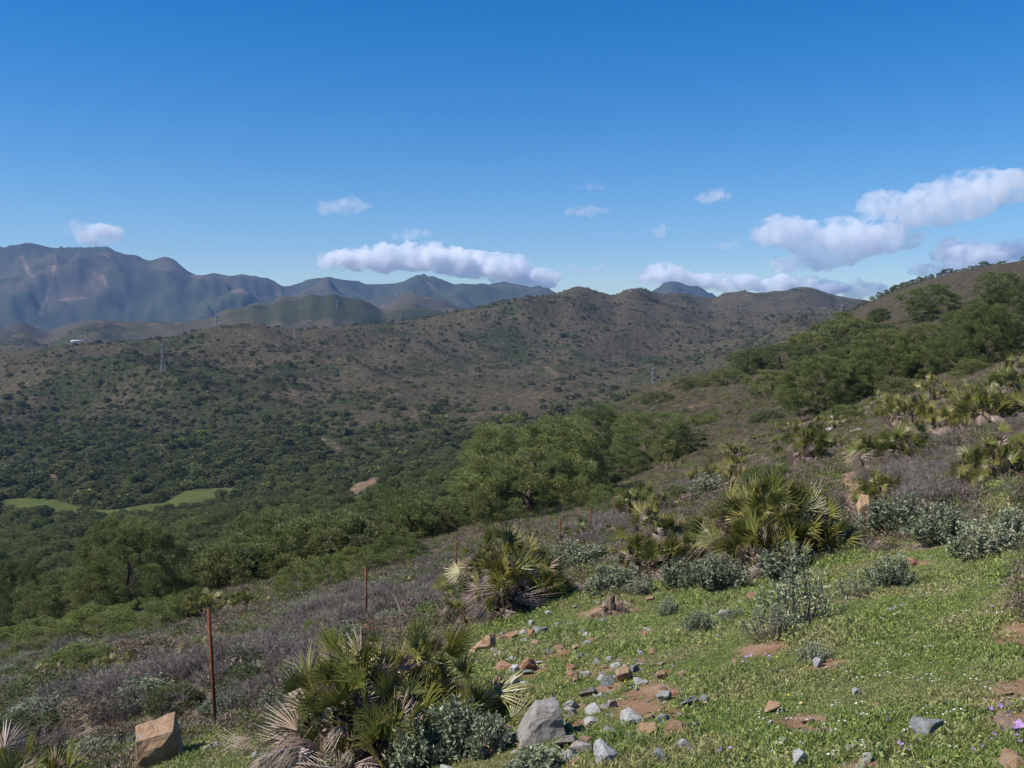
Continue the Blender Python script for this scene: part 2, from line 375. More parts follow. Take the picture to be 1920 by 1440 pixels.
# ground sheets: the tint attribute carries (green cover, bare soil, scrub shade)
def ground_mat():
    m, nt, N, L = nodes('hillside_soil')
    g = N('ShaderNodeNewGeometry'); v = g.outputs['Position']
    at = N('ShaderNodeAttribute'); at.attribute_name = 'tint'
    sep = N('ShaderNodeSeparateColor'); L(at.outputs['Color'], sep.inputs[0])
    soil = ramp(nt, tex_noise(nt, 3.2, 8, .65, v), [(.25, (.19, .105, .06)), (.5, (.30, .18, .11)), (.75, (.42, .29, .20))])
    litter = ramp(nt, tex_noise(nt, 11, 8, .7, v), [(.3, (.10, .08, .058)), (.52, (.205, .16, .12)), (.75, (.34, .27, .21))])
    green = ramp(nt, tex_noise(nt, 9, 8, .72, v), [(.28, (.045, .07, .016)), (.5, (.10, .135, .034)), (.74, (.20, .22, .07))])
    n1 = tex_noise(nt, 1.6, 8, .68, v)
    def edge(mask, n, lo, hi):
        s = math_n(nt, 'ADD', mask, math_n(nt, 'MULTIPLY', math_n(nt, 'SUBTRACT', n, .5), 1.6))
        return ramp(nt, s, [(lo, (0, 0, 0)), (hi, (1, 1, 1))])
    c = mix(nt, edge(sep.outputs[0], n1, .42, .58), litter, green)
    c = mix(nt, edge(sep.outputs[1], tex_noise(nt, 5.5, 8, .72, v), .34, .84), c, soil)
    p = N('ShaderNodeBsdfPrincipled'); L(c, p.inputs['Base Color']); p.inputs['Roughness'].default_value = .95; p.inputs['Specular IOR Level'].default_value = .1
    b = N('ShaderNodeBump'); b.inputs['Strength'].default_value = .9; b.inputs['Distance'].default_value = .05
    L(tex_noise(nt, 14, 10, .75, v), b.inputs['Height']); L(b.outputs[0], p.inputs['Normal'])
    o = N('ShaderNodeOutputMaterial'); L(p.outputs[0], o.inputs['Surface'])
    return m
def hills_mat():
    m, nt, N, L = nodes('scrub_covered_hill')
    g = N('ShaderNodeNewGeometry'); v = g.outputs['Position']
    at = N('ShaderNodeAttribute'); at.attribute_name = 'tint'
    sep = N('ShaderNodeSeparateColor'); L(at.outputs['Color'], sep.inputs[0])
    fine = tex_noise(nt, .30, 6, .78, v)
    mid = tex_noise(nt, .045, 6, .6, v)
    scrub = ramp(nt, fine, [(.34, (.030, .031, .018)), (.45, (.062, .055, .034)), (.55, (.100, .082, .056)), (.68, (.18, .14, .10))])
    green = ramp(nt, fine, [(.34, (.020, .025, .013)), (.5, (.046, .052, .026)), (.66, (.095, .092, .052))])
    soil = ramp(nt, fine, [(.3, (.13, .09, .06)), (.55, (.25, .175, .12)), (.75, (.38, .28, .20))])
    def edge(mask, n, lo, hi, k=1.3):
        s = math_n(nt, 'ADD', mask, math_n(nt, 'MULTIPLY', math_n(nt, 'SUBTRACT', n, .5), k))
        return ramp(nt, s, [(lo, (0, 0, 0)), (hi, (1, 1, 1))])
    c = mix(nt, edge(sep.outputs[0], mid, .40, .62), scrub, green)
    c = mix(nt, edge(sep.outputs[1], tex_noise(nt, .16, 6, .75, v), .42, .70, 1.5), c, soil)
    dots = ramp(nt, tex_noise(nt, .20, 3, .6, v), [(.56, (0, 0, 0)), (.62, (1, 1, 1))])
    c = mix(nt, math_n(nt, 'MULTIPLY', dots, .5), c, (.034, .042, .018))
    p = N('ShaderNodeBsdfPrincipled'); L(c, p.inputs['Base Color']); p.inputs['Roughness'].default_value = 1; p.inputs['Specular IOR Level'].default_value = .0
    b = N('ShaderNodeBump'); b.inputs['Strength'].default_value = 1.0; b.inputs['Distance'].default_value = 3.5
    L(tex_noise(nt, .16, 8, .7, v), b.inputs['Height']); L(b.outputs[0], p.inputs['Normal'])
    o = N('ShaderNodeOutputMaterial'); L(p.outputs[0], o.inputs['Surface'])
    return m
M_GROUND = ground_mat(); M_HILLS = hills_mat()

# ------------------------------------------------------------------ zones of cover in world coordinates
def poly_world(pts):
    out = []
    for p in pts:
        h = hit(*p); out.append((h[0], h[1]))
    return np.array(out)
def in_poly(P, x, y):
    x = np.asarray(x); y = np.asarray(y); c = np.zeros(x.shape, bool); n = len(P); j = n - 1
    for i in range(n):
        xi, yi = P[i]; xj, yj = P[j]
        with np.errstate(all='ignore'):
            k = ((yi > y) != (yj > y)) & (x < (xj - xi) * (y - yi) / (yj - yi + 1e-12) + xi)
        c ^= k; j = i
    return c
def dist_line(P, x, y):
    d = np.full(np.shape(x), 1e9)
    for (ax, ay), (bx, by) in zip(P[:-1], P[1:]):
        vx, vy = bx - ax, by - ay; t = np.clip(((x - ax) * vx + (y - ay) * vy) / (vx * vx + vy * vy + 1e-9), 0, 1)
        d = np.minimum(d, np.hypot(x - ax - t * vx, y - ay - t * vy))
    return d
GRASS_POLY = poly_world([(300,1439),(400,1375),(520,1385),(700,1330),(850,1215),(900,1160),(1030,1125),(1120,1112),(1300,1085),(1450,1080),(1600,1045),(1750,1030),(1919,985),(1919,1439)])
GRASS_POLY = np.vstack([GRASS_POLY, [(4, 1.0), (6, -6), (-6, -6), (-5, 5)]])
GRASS_POLY2 = poly_world([(1600,880),(1700,860),(1790,835),(1919,860),(1919,985),(1760,940),(1640,950)])
STONY = poly_world([(900,1190),(1010,1170),(1120,1200),(1260,1240),(1330,1290),(1290,1439),(950,1439),(930,1300)])
def soil_spots():
    S = []
    for px, py, r in [(1588,872,1.3),(1592,888,1.1),(1598,905,.9),(1597,930,.7),(1720,888,.4),(1310,975,.9),(1240,985,.6),(1340,930,1.0),(1720,1060,.25),(1900,1180,.2),(1890,1205,.15),(1905,1290,.22),(1885,1315,.15),(1900,1350,.2),
                      (960,1190,.35),(1040,1190,.3),(1120,1265,.3),(1140,1290,.25),(1210,1300,.3),(1180,1320,.25),(930,1230,.25),(1000,1262,.3),(1545,1250,.25),(1440,1215,.3),(1200,1335,.3),(1090,1360,.2),
                      (1510,1350,.2),(1530,1375,.2),(1130,1145,.4),(1170,1150,.4),(1090,1175,.3),(1620,1440,.2),(1260,1345,.2),(510,1222,.4),(1110,960,.8),(1360,870,2),(1330,880,1.5),(1260,760,5),(1700,640,5),(1150,768,4),(1590,625,8),(1540,650,8)]:
        h = hit(px, py)
        if h: S.append((h[0], h[1], r))
    return S
SOIL = soil_spots()
FIELD = poly_world([(0,938),(60,935),(120,940),(160,950),(215,957),(255,950),(300,945),(335,925),(375,917),(430,915),(470,918),(420,930),(400,943),(370,952),(310,958),(280,965),(170,972),(80,960),(0,965)])
CLEAR = [((SCAR[0], SCAR[1] + 2), 5.0, 9), ((SCAR[0] - 8, SCAR[1] + 24), 3, 5)]
TRACKS = []   # ridge dirt tracks and bare streaks, in world coordinates
for pts, wd in [([(150,606),(190,602),(250,607),(330,606),(370,598),(405,590),(430,578),(470,565),(520,560)], 14),
                ([(98,475),(105,490),(100,510),(95,540),(85,565),(75,590)], 26), ([(150,480),(160,500),(175,512),(195,520),(203,548)], 26),
                ([(1400,552),(1440,556),(1470,560),(1500,566),(1540,573),(1580,581),(1610,588)], 13),
                ([(800,525),(812,540),(817,546)], 50), ([(300,494),(330,502),(360,512),(380,522)], 30),
                ([(705,556),(740,550),(770,545),(800,556)], 18), ([(40,480),(50,500),(62,520)], 30),
                ([(1470,607),(1500,610),(1530,608)], 5), ([(1150,552),(1180,547),(1240,552),(1280,554)], 9)]:
    w_ = []
    for p in pts:
        h = hit(p[0], p[1] + 2, 1150)
        if h: w_.append((h[0], h[1]))
    if len(w_) > 1: TRACKS.append((np.array(w_), wd))
BARE = []
for pts, wd in [([(1005,680),(1030,695),(1045,708)], 9), ([(135,783),(150,772),(170,762)], 3), ([(85,820),(98,812)], 3), ([(90,890),(105,905)], 6), ([(130,892),(155,897)], 4), ([(190,893),(215,903),(245,912)], 4),
                ([(270,930),(310,925)], 5), ([(860,800),(885,785),(905,772),(960,778)], 7), ([(960,780),(975,773)], 6), ([(520,690),(545,730),(565,760)], 7), ([(450,875),(490,868),(505,880)], 3), ([(60,920),(90,915)], 4),
                ([(395,945),(420,941)],3),([(350,958),(385,950)],4),([(45,995),(70,990),(120,985)],5),([(590,820),(640,850)],8)]:
    w_ = [hit(*p) for p in pts]; w_ = [(q[0], q[1]) for q in w_ if q]
    if len(w_) > 1: BARE.append((np.array(w_), wd))
PATHL = poly_world([(1655,1010),(1625,975),(1603,935),(1592,895),(1588,860),(1575,835),(1560,815)])
def cover_near(X, Y):
    g = np.where(in_poly(GRASS_POLY, X, Y), 1.0, 0) + np.where(in_poly(GRASS_POLY2, X, Y), .85, 0)
    n = fbm(X / 1.1, Y / 1.1, 4, 71)
    g = np.clip(g * (.80 + .55 * n), 0, 1)
    g = np.maximum(g, .25 + .5 * fbm(X / 6, Y / 6, 3, 72))
    s = np.clip(.05 + fbm(X / 2.2, Y / 2.2, 4, 81) * .55, 0, 1) * .9
    s = s + np.where(in_poly(STONY, X, Y), .44, 0)
    for x, y, r in SOIL:
        s = np.maximum(s, 1.0 * np.exp(-(((X - x) ** 2 + (Y - y) ** 2) / r ** 2)) * 1.1)
    s = np.maximum(s, sstep(1.5, .4, dist_line(PATHL, X, Y) / .33) * (.80 + .5 * n))
    return np.clip(g, 0, 1), np.clip(s, 0, 1)
def cover_far(X, Y):
    R_ = np.hypot(X, Y); px = 960 + F * X / np.maximum(Y, 1)
    n = fbm(X / 130, Y / 130, 4, 91); n2 = fbm(X / 45, Y / 45, 4, 92) * 1.5
    low = sstep(1150, 560, R_) * sstep(900, 350, px) * .85 + sstep(750, 520, R_) * .7      # greener low down and to the left
    g = .22 + .55 * n + .30 * n2 + low * .75
    g = np.where(R_ < 470, .62 + .35 * n2, g)
    right = sstep(1150, 1260, px) * (R_ < 420)
    g = np.where(right > 0, g * (1 - right) + right * (.22 + .4 * n2), g)
    g = np.where(R_ > 2300, .40 + 1.3 * fbm(X / 420, Y / 420, 6, 94), g)
    g = np.where(R_ > 4700, .72 + .9 * fbm(X / 500, Y / 500, 6, 98), g)
    s = np.clip(fbm(X / 60, Y / 60, 4, 93) - .38, 0, 1) * 1.4
    s = np.where((right > 0), s + .30 + .6 * fbm(X / 9, Y / 9, 3, 97), s)
    s = np.where(R_ > 2300, np.clip(fbm(X / 240, Y / 240, 4, 95) - .30, 0, 1) * 1.6, s)
    for P, wd in TRACKS: s = np.maximum(s, sstep(1.2, .35, dist_line(P, X, Y) / (wd * .7)) * (.58 + .25 * fbm(X / 90, Y / 90, 3, 96)))
    for P, wd in BARE: s = np.maximum(s, sstep(1.3, .3, dist_line(P, X, Y) / (wd * .7)) * .50)
    for h, rx, ry in CLEAR: s = np.maximum(s, (1.05 + .9 * fbm(X / 3.5, Y / 3.5, 4, 99)) * np.exp(-((X - h[0]) / rx) ** 2 - ((Y - h[1]) / ry) ** 2))
    return np.clip(g, 0, 1), np.clip(s, 0, 1)

def sheet(name, G, X, Y, cover, mat, label):
    nt_, nr = G.shape
    V = np.stack([X, Y, G], -1).reshape(-1, 3)
    i, j = np.meshgrid(np.arange(nt_ - 1), np.arange(nr - 1), indexing='ij'); a = (i * nr + j).ravel()
    Fc = np.stack([a, a + nr, a + nr + 1, a + 1], 1)[:, ::-1]
    # faces must look up
    g, s = cover(V[:, 0], V[:, 1])
    me = mesh_np(name, V, Fc, mat, True, np.stack([g, s, np.zeros_like(g)], 1))
    if me.polygons[len(Fc) // 2].normal.z < 0: me.flip_normals()
    o = add(name, me); tag(o, label, None, None, 'structure'); return o
NEARI = np.ones(len(RN), bool)
sheet('ground', Gn, Xn, Yn, cover_near, M_GROUND, 'stony green hillside falling away to the left')
k_split = int(np.searchsorted(RF, 2450))
Gf2 = Gf.copy(); Gf2[:, RF < 92] -= .25
sheet('hills', Gf2[:, :k_split + 1], Xf[:, :k_split + 1], Yf[:, :k_split + 1], cover_far, M_HILLS, 'scrub covered hills across the valley')
sheet('mountains', Gf2[:, k_split:], Xf[:, k_split:], Yf[:, k_split:], cover_far, M_HILLS, 'blue mountains along the horizon')

# green field on the valley floor, draped on the land
def drape(name, P, step, lift, mat, label):
    x0, y0 = P.min(0); x1, y1 = P.max(0)
    xs = np.arange(x0, x1 + step, step); ys = np.arange(y0, y1 + step, step)
    Xg, Yg = np.meshgrid(xs, ys, indexing='ij')
    inside = in_poly(P, Xg, Yg)
    idx = -np.ones(Xg.shape, int); V = []; Fc = []
    def vid(i, j):
        if idx[i, j] < 0:
            idx[i, j] = len(V); V.append((Xg[i, j], Yg[i, j], float(H(Xg[i, j], Yg[i, j])) + lift))
        return idx[i, j]
    for i in range(len(xs) - 1):
        for j in range(len(ys) - 1):
            if inside[i, j] and inside[i + 1, j] and inside[i, j + 1] and inside[i + 1, j + 1]:
                Fc.append((vid(i, j), vid(i + 1, j), vid(i + 1, j + 1), vid(i, j + 1)))
    me = mesh_np(name, np.array(V), np.array(Fc), mat, True)
    o = add(name, me); tag(o, label, None, None, 'structure'); return o
def field_mat():
    m, nt, N, L = nodes('meadow'); g = N('ShaderNodeNewGeometry'); v = g.outputs['Position']
    c = ramp(nt, tex_noise(nt, .08, 8, .7, v), [(.3, (.045, .055, .022)), (.5, (.075, .092, .030)), (.7, (.105, .12, .042))])
    p = N('ShaderNodeBsdfPrincipled'); L(c, p.inputs['Base Color']); p.inputs['Roughness'].default_value = 1; p.inputs['Specular IOR Level'].default_value = 0
    o = N('ShaderNodeOutputMaterial'); L(p.outputs[0], o.inputs['Surface']); return m
drape('field', FIELD, 3.0, .5, field_mat(), 'bright green meadow winding along the valley floor')

# ------------------------------------------------------------------ haze
hx = 10400
V = np.array([(x, y, z) for z in (-420, 900) for x, y in ((-hx, -hx), (hx, -hx), (hx, hx), (-hx, hx))], float)
Fb = np.array([(0, 3, 2, 1), (4, 5, 6, 7), (0, 1, 5, 4), (1, 2, 6, 5), (2, 3, 7, 6), (3, 0, 4, 7)])
m, nt, N, L = nodes('thin_haze')
pv = N('ShaderNodeVolumePrincipled'); pv.inputs['Color'].default_value = (.28, .52, 1.0, 1); pv.inputs['Density'].default_value = 5.0e-5
pv.inputs['Anisotropy'].default_value = 0.0
o = N('ShaderNodeOutputMaterial'); L(pv.outputs[0], o.inputs['Volume'])
hz = add('haze', mesh_np('haze', V, Fb, m)); tag(hz, 'thin blue haze over the valley', None, None, 'stuff')

# ------------------------------------------------------------------ foliage meshes
def tris_oriented(C, D, S, L_, W_):
    """narrow triangles: base centre C, direction D, side S, length L_, width W_"""
    a = C - S * W_[:, None] * .5; b = C + S * W_[:, None] * .5; t = C + D * L_[:, None]
    V = np.stack([a, b, t], 1).reshape(-1, 3); n = len(C)
    return V, np.arange(n * 3).reshape(n, 3)
def unit(v): return v / (np.linalg.norm(v, axis=-1, keepdims=True) + 1e-9)
def tube(pts, radii, k=6):
    pts = np.asarray(pts, float); V = []; Fc = []
    for i, p in enumerate(pts):
        d = unit(pts[min(i + 1, len(pts) - 1)] - pts[max(i - 1, 0)])
        a = unit(np.cross(d, (0, 0, 1) if abs(d[2]) < .9 else (1, 0, 0))); b = np.cross(d, a)
        for q in range(k):
            t = 2 * math.pi * q / k; V.append(p + radii[i] * (math.cos(t) * a + math.sin(t) * b))
    for i in range(len(pts) - 1):
        for q in range(k):
            Fc.append((i * k + q, i * k + (q + 1) % k, (i + 1) * k + (q + 1) % k, (i + 1) * k + q))
    return np.array(V), np.array(Fc)
def join(parts):
    V = []; Fc = []; n = 0
    for v, f in parts: V.append(v); Fc.append(f + n); n += len(v)
    return np.vstack(V), np.vstack(Fc)

def crown_mesh(name, nclump, ntri, leaf, lw, mat, seed, flat=.75, base=.12, lobes=True, clump_r=.17, dome=1.0):
    """crown of unit height and about unit radius .5: leaf-size faces gathered in clumps through the crown"""
    g = np.random.default_rng(seed)
    C = []
    ph = g.uniform(0, 6.28, 6); am = g.uniform(.05, .12, 6)
    tries = 0
    while len(C) < nclump and tries < nclump * 60:
        tries += 1
        hh = g.uniform(0, 1) ** (1.15 if nclump >= 200 else .85); az = g.uniform(0, 6.28)
        Rm = .47 * math.sqrt(max(0, 1 - ((hh - .30) / .74) ** 2)) if hh > .30 else .47 * (.72 + .28 * hh / .30)
        lump = 1 + sum(am[k] * math.sin((k + 1) * az + ph[k] + hh * 5 * (k % 3)) for k in range(6))
        rr = (1 if g.random() < .72 else g.uniform(.3, 1) ** .5)
        p = np.array([math.cos(az) * Rm * rr * lump, math.sin(az) * Rm * rr * lump, hh * .92 * (.9 + .1 * lump)])
        if len(C) > 3 and np.min(np.linalg.norm(np.array(C) - p, axis=1)) < clump_r * .85 * (1 - .5 * tries / (nclump * 60)): continue
        C.append(p)
    C = np.array(C)
    V = []; T = []; Fc = []; n = 0
    for c in C:
        cr = clump_r * g.uniform(.6, 1.15)
        d = unit(g.normal(size=(ntri, 3))); d[:, 2] = np.where(g.random(ntri) < .75, np.abs(d[:, 2]), d[:, 2])
        rad = np.where(g.random(ntri) < .8, g.uniform(.72, 1.05, ntri), g.uniform(.2, .8, ntri)) * cr
        pos = c + d * rad[:, None] * np.array([1, 1, 1.25])
        dirn = unit(d * .7 + g.normal(size=(ntri, 3)) * .5 + np.array([0, 0, .55]))
        side = unit(np.cross(dirn, g.normal(size=(ntri, 3))))
        L_ = leaf * g.uniform(.6, 1.3, ntri)
        v, f = tris_oriented(pos, dirn, side, L_, L_ * lw)
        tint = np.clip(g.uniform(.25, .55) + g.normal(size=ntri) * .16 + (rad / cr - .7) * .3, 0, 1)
        V.append(v); Fc.append(f + n); n += len(v); T.append(np.repeat(tint, 3))
    V = np.vstack(V); V[:, 2] = base + V[:, 2] / V[:, 2].max() * (1 - base)
    T = np.concatenate(T)
    me = mesh_np(name, V, np.vstack(Fc), mat, False, np.repeat(T[:, None], 3, 1))
    return me, C
def trunk_mesh(name, seed, h=.58, lean=.06, r=.028, limbs=9):
    g = np.random.default_rng(seed)
    pts = [(0, 0, -.06)]; x = y = 0
    for k in range(1, 7):
        x += g.normal() * lean * .4; y += g.normal() * lean * .4; pts.append((x, y, h * k / 6))
    parts = [tube(pts, [r * (1.25 - .95 * k / 6) for k in range(7)], 7)]
    for k in range(limbs):
        t = g.uniform(.3, .95); i = int(t * 6); p = np.array(pts[i]); a = g.uniform(0, 6.28); ln = g.uniform(.14, .26)
        e = p + np.array([math.cos(a) * ln, math.sin(a) * ln, ln * g.uniform(.3, .8)]); mpt = (p + e) / 2 + np.array([0, 0, -.02])
        parts.append(tube([p, mpt, e], [r * .45, r * .3, r * .1], 5))
    V, Fc = join(parts); return mesh_np(name, V, Fc, M_BARK, True)

PINE_HI = [crown_mesh('pine_crown', 200, 520, .020, .24, M_PINE, 100 + i, clump_r=.068, base=.03) for i in range(3)]
PINE_MD = [crown_mesh('pine_crown', 95, 190, .036, .34, M_PINE, 200 + i, clump_r=.092, base=.02) for i in range(4)]
_save = M_PINE
M_PINE_LIGHT = leaf_mat('fresh_pine_needles', [(0, (.06, .075, .024)), (.45, (.165, .198, .062)), (1, (.28, .315, .12))], .35)
PINE_BIG = [crown_mesh('pine_crown', 300, 420, .017, .24, M_PINE_LIGHT, 177, clump_r=.055, base=.02)]
BUSH_MD = [crown_mesh('evergreen_crown', 85, 150, .036, .5, M_OAK, 300 + i, clump_r=.10, base=.0) for i in range(3)]
JUN_MD = [crown_mesh('juniper_crown', 110, 230, .026, .32, M_JUN, 350 + i, clump_r=.085, base=.0) for i in range(2)]
TREE_LO = [crown_mesh('tree_crown', 44, 22, .11, .8, mm, 400 + i, clump_r=.125, base=.0)[0] for i, mm in enumerate([M_FAR, M_FAR, M_PINE, M_FAR, M_SCRUB])]
TRUNKS = [trunk_mesh('pine_trunk', 500 + i) for i in range(3)]

def scatter(name, srcs, P, rot, scl, idx, label, kind='stuff'):
    """one countless mass: points that carry copies of a few small meshes"""
    col = bpy.data.collections.new(name + '_sources')
    for k, me in enumerate(srcs):
        o = bpy.data.objects.new('%s_%02d' % (name, k), me); col.objects.link(o)
    me = bpy.data.meshes.new(name); P = np.asarray(P, np.float32)
    me.vertices.add(len(P)); me.vertices.foreach_set('co', P.ravel())
    a = me.attributes.new('rot', 'FLOAT_VECTOR', 'POINT'); a.data.foreach_set('vector', np.asarray(rot, np.float32).ravel())
    a = me.attributes.new('scl', 'FLOAT_VECTOR', 'POINT'); s = np.asarray(scl, np.float32)
    if s.ndim == 1: s = np.repeat(s[:, None], 3, 1)
    a.data.foreach_set('vector', s.ravel())
    a = me.attributes.new('idx', 'INT', 'POINT'); a.data.foreach_set('value', np.asarray(idx, np.int32))
    o = add(name, me)
    ng = bpy.data.node_groups.new(name, 'GeometryNodeTree')
    ng.interface.new_socket('Geometry', in_out='INPUT', socket_type='NodeSocketGeometry')
    ng.interface.new_socket('Geometry', in_out='OUTPUT', socket_type='NodeSocketGeometry')
    gi = ng.nodes.new('NodeGroupInput'); go = ng.nodes.new('NodeGroupOutput')
    ip = ng.nodes.new('GeometryNodeInstanceOnPoints'); ci = ng.nodes.new('GeometryNodeCollectionInfo')
    ci.inputs['Collection'].default_value = col; ci.inputs['Separate Children'].default_value = True; ci.inputs['Reset Children'].default_value = True
    def attr(nm, t):
        n = ng.nodes.new('GeometryNodeInputNamedAttribute'); n.data_type = t; n.inputs['Name'].default_value = nm; return n.outputs['Attribute']
    L = ng.links.new
    L(gi.outputs[0], ip.inputs['Points']); L(ci.outputs[0], ip.inputs['Instance']); ip.inputs['Pick Instance'].default_value = True
    L(attr('idx', 'INT'), ip.inputs['Instance Index']); L(attr('rot', 'FLOAT_VECTOR'), ip.inputs['Rotation']); L(attr('scl', 'FLOAT_VECTOR'), ip.inputs['Scale'])
    L(ip.outputs[0], go.inputs[0])
    md = o.modifiers.new('scatter', 'NODES'); md.node_group = ng
    tag(o, label, None, None, kind); return o

# ------------------------------------------------------------------ pines: the ones the photograph sets apart
def pine(px, py, top, wpx, label, Y=None, kind='hi', group=None, cat='tree', name='pine_tree', sink=0):
    if Y is None:
        h = hit(px, py); x, y, z = h
    else: x, y, z = ground(px, Y)
    _, tz = pix_dir(px, top); hgt = max(1.5, tz * y - z); wid = wpx / F * y
    src = {'big': PINE_BIG, 'hi': PINE_HI, 'md': PINE_MD, 'bush': BUSH_MD, 'jun': JUN_MD}[kind]
    me = src[random.randrange(len(src))][0]
    r = bpy.data.objects.new(name, None); COL.objects.link(r); r.location = (x, y, z - .1); r.rotation_euler = (0, 0, random.uniform(0, 6.28)); r.empty_display_size = .3
    add('crown', me, r, scl=(wid * 1.02, wid * 1.02, hgt))
    if kind in ('hi', 'md', 'big'): add('trunk', random.choice(TRUNKS), r, scl=(wid * .9, wid * .9, hgt))
    else: add('stem', random.choice(TRUNKS), r, scl=(wid * .5, wid * .5, hgt * .8))
    tag(r, label, cat, group); return r
PLACED = []
def place_pine(*a, **k):
    r = pine(*a, **k); PLACED.append((r.location.x, r.location.y, r.children[0].scale.x * .5)); return r
place_pine(1000, 1003, 768, 300, 'largest dome shaped green pine in the middle, just beyond the fence posts', Y=62, kind='big')
place_pine(925, 1000, 868, 150, 'lower pine leaning against the left flank of the biggest pine', Y=66)
place_pine(1075, 960, 850, 150, 'pine with dark underside at the right foot of the biggest pine', Y=68)
place_pine(1118, 905, 755, 150, 'tall pine standing behind and right of the biggest pine', Y=96)
place_pine(1222, 905, 765, 165, 'rounded pine at the right end of the central pine group', Y=84, kind='big')
place_pine(1165, 900, 838, 110, 'short pine filling the middle of the central pine group', Y=76)
place_pine(1055, 880, 800, 120, 'pine crown showing over the right shoulder of the biggest pine', Y=110)
place_pine(240, 1160, 958, 200, 'broad leafy pine standing alone on the lower left slope', Y=58)
place_pine(135, 1160, 1060, 180, 'low wide pine left of the lone broad pine', Y=60)
place_pine(320, 1150, 1065, 120, 'small pine touching the right side of the lone broad pine', Y=62)
place_pine(20, 1170, 1040, 130, 'pine cut off by the left edge of the picture', Y=64)
place_pine(525, 1105, 1003, 165, 'round pine above the bare grey brush on the left slope', Y=72)
place_pine(420, 1115, 1060, 110, 'small pine left of the round pine above the grey brush', Y=76)
place_pine(640, 1080, 1000, 130, 'pine right of the round pine above the grey brush', Y=84)
place_pine(760, 1045, 960, 140, 'pine on the slope above the rusty post with no wire', Y=86)
place_pine(860, 1010, 930, 120, 'pine between the valley scrub and the biggest pine', Y=84)
RG = 'pines on the right hillside'
for px, py, top, wd, lab in [
    (1530,775,660,150,'dense pine lowest on the right hillside, over the purple scrub'),
    (1600,755,668,110,'pine beside the lowest dense pine on the right hillside'),
    (1668,735,640,130,'pine above the dark shaded bank on the right hillside'),
    (1735,712,600,130,'pine in the thick of the right hillside grove'),
    (1590,700,648,110,'pine behind the lowest dense pine, mid hillside'),
    (1655,690,612,110,'round topped pine high in the right hillside grove'),
    (1790,700,622,110,'pine left of the one with the bare dark trunk'),
    (1855,690,560,115,'leaning pine with a bare dark trunk at the right of the grove'),
    (1905,665,525,110,'tall pine cut by the right edge of the picture'),
    (1815,640,575,90,'pine crown rising behind the bare trunked pine'),
    (1448,745,690,90,'small pine at the left foot of the right hillside grove'),
    (1490,760,712,80,'low pine left of the lowest dense pine'),
    (1400,700,655,75,'thin pine at the left tip of the right hillside grove'),
    (1465,690,640,90,'pine on the crest left of the pylon'),
    (1520,672,618,90,'pine on the crest under the near pylon'),
    (1590,645,592,100,'pine just right of the near pylon'),
    (1640,650,604,90,'flat topped pine right of the near pylon'),
    (1360,725,690,80,'bushy pine on the crest left of the grove'),
    (1300,730,705,70,'low pine where the crest meets the valley'),
    (1740,590,528,90,'dark pine clump high on the bare upper slope'),
    (1880,560,505,90,'dark pine high up by the right edge'),
    (1820,705,678,60,'small round bush below the bare trunked pine')]:
    place_pine(px, py, top, wd, lab, kind='hi' if wd > 100 else 'md', group=RG)
LAND = [(240, 1060, 'the lone broad pine'), (525, 1060, 'the round pine above the grey brush'), (680, 950, 'the bare earth scar'), (380, 935, 'the curving meadow'), (90, 950, 'the left hand meadow'),
        (1000, 890, 'the biggest pine'), (850, 970, 'the third rusty post'), (60, 1190, 'the far left juniper'), (690, 1040, 'the second rusty post'), (1225, 840, 'the right end of the central pines'),
        (1180, 760, 'the low white pylon'), (430, 1010, 'the small pines at mid left'), (780, 880, 'the stream line in the valley'), (1530, 720, 'the lowest dense hillside pine'), (1577, 610, 'the near pylon on the crest'),
        (1855, 640, 'the bare trunked leaning pine'), (1735, 660, 'the thick of the right grove'), (1400, 690, 'the left tip of the right grove')]
def where(x, y, z, wd, small, big):
    px, py = project(x, y, z + wd * .4); L_ = min(LAND, key=lambda l: math.hypot(px - l[0], (py - l[1]) * 1.4)); dx, dy = px - L_[0], py - L_[1]
    far_ = math.hypot(dx, dy) > 110
    rel = ('behind' if dy < 0 else 'below') if abs(dy) > abs(dx) * .7 else ('left of' if dx < 0 else 'right of')
    return (small if wd < 4.3 else big), ('well ' if far_ else 'just ') + rel + ' ' + L_[2]
GROVE = poly_world([(1345,722),(1480,650),(1600,612),(1700,612),(1800,575),(1919,530),(1919,650),(1800,698),(1700,722),(1625,762),(1510,780),(1470,735),(1400,712)])
def grove():
    x0, y0 = GROVE.min(0); x1, y1 = GROVE.max(0); q = np.stack([rng.uniform(x0, x1, 6000), rng.uniform(y0, y1, 6000)], 1); q = q[in_poly(GROVE, q[:, 0], q[:, 1])]
    q = q[fbm(q[:, 0] / 30, q[:, 1] / 30, 2, 62) > -.32]; wd = rng.uniform(3.5, 6.5, len(q))
    for i in thin(q, wd * .85)[:62]:
        x, y = q[i]; z = float(H(x, y))
        if any(math.hypot(x - a, y - b) < (r_ + wd[i] * .5) * .55 for a, b, r_ in PLACED): continue
        hgt = wd[i] * rng.uniform(.7, 1.0)
        r = bpy.data.objects.new('pine_tree', None); COL.objects.link(r); r.location = (x, y, z - .1); r.rotation_euler = (0, 0, rng.uniform(0, 6.28)); r.empty_display_size = .3
        add('crown', PINE_MD[i % 4][0], r, scl=(wd[i], wd[i], hgt)); add('trunk', TRUNKS[i % 3], r, scl=(wd[i] * .8, wd[i] * .8, hgt))
        sz, wh = where(x, y, z, wd[i] * .9, 'small', 'large'); tag(r, sz + ' pine of the right grove ' + wh, 'tree', RG)
grove()
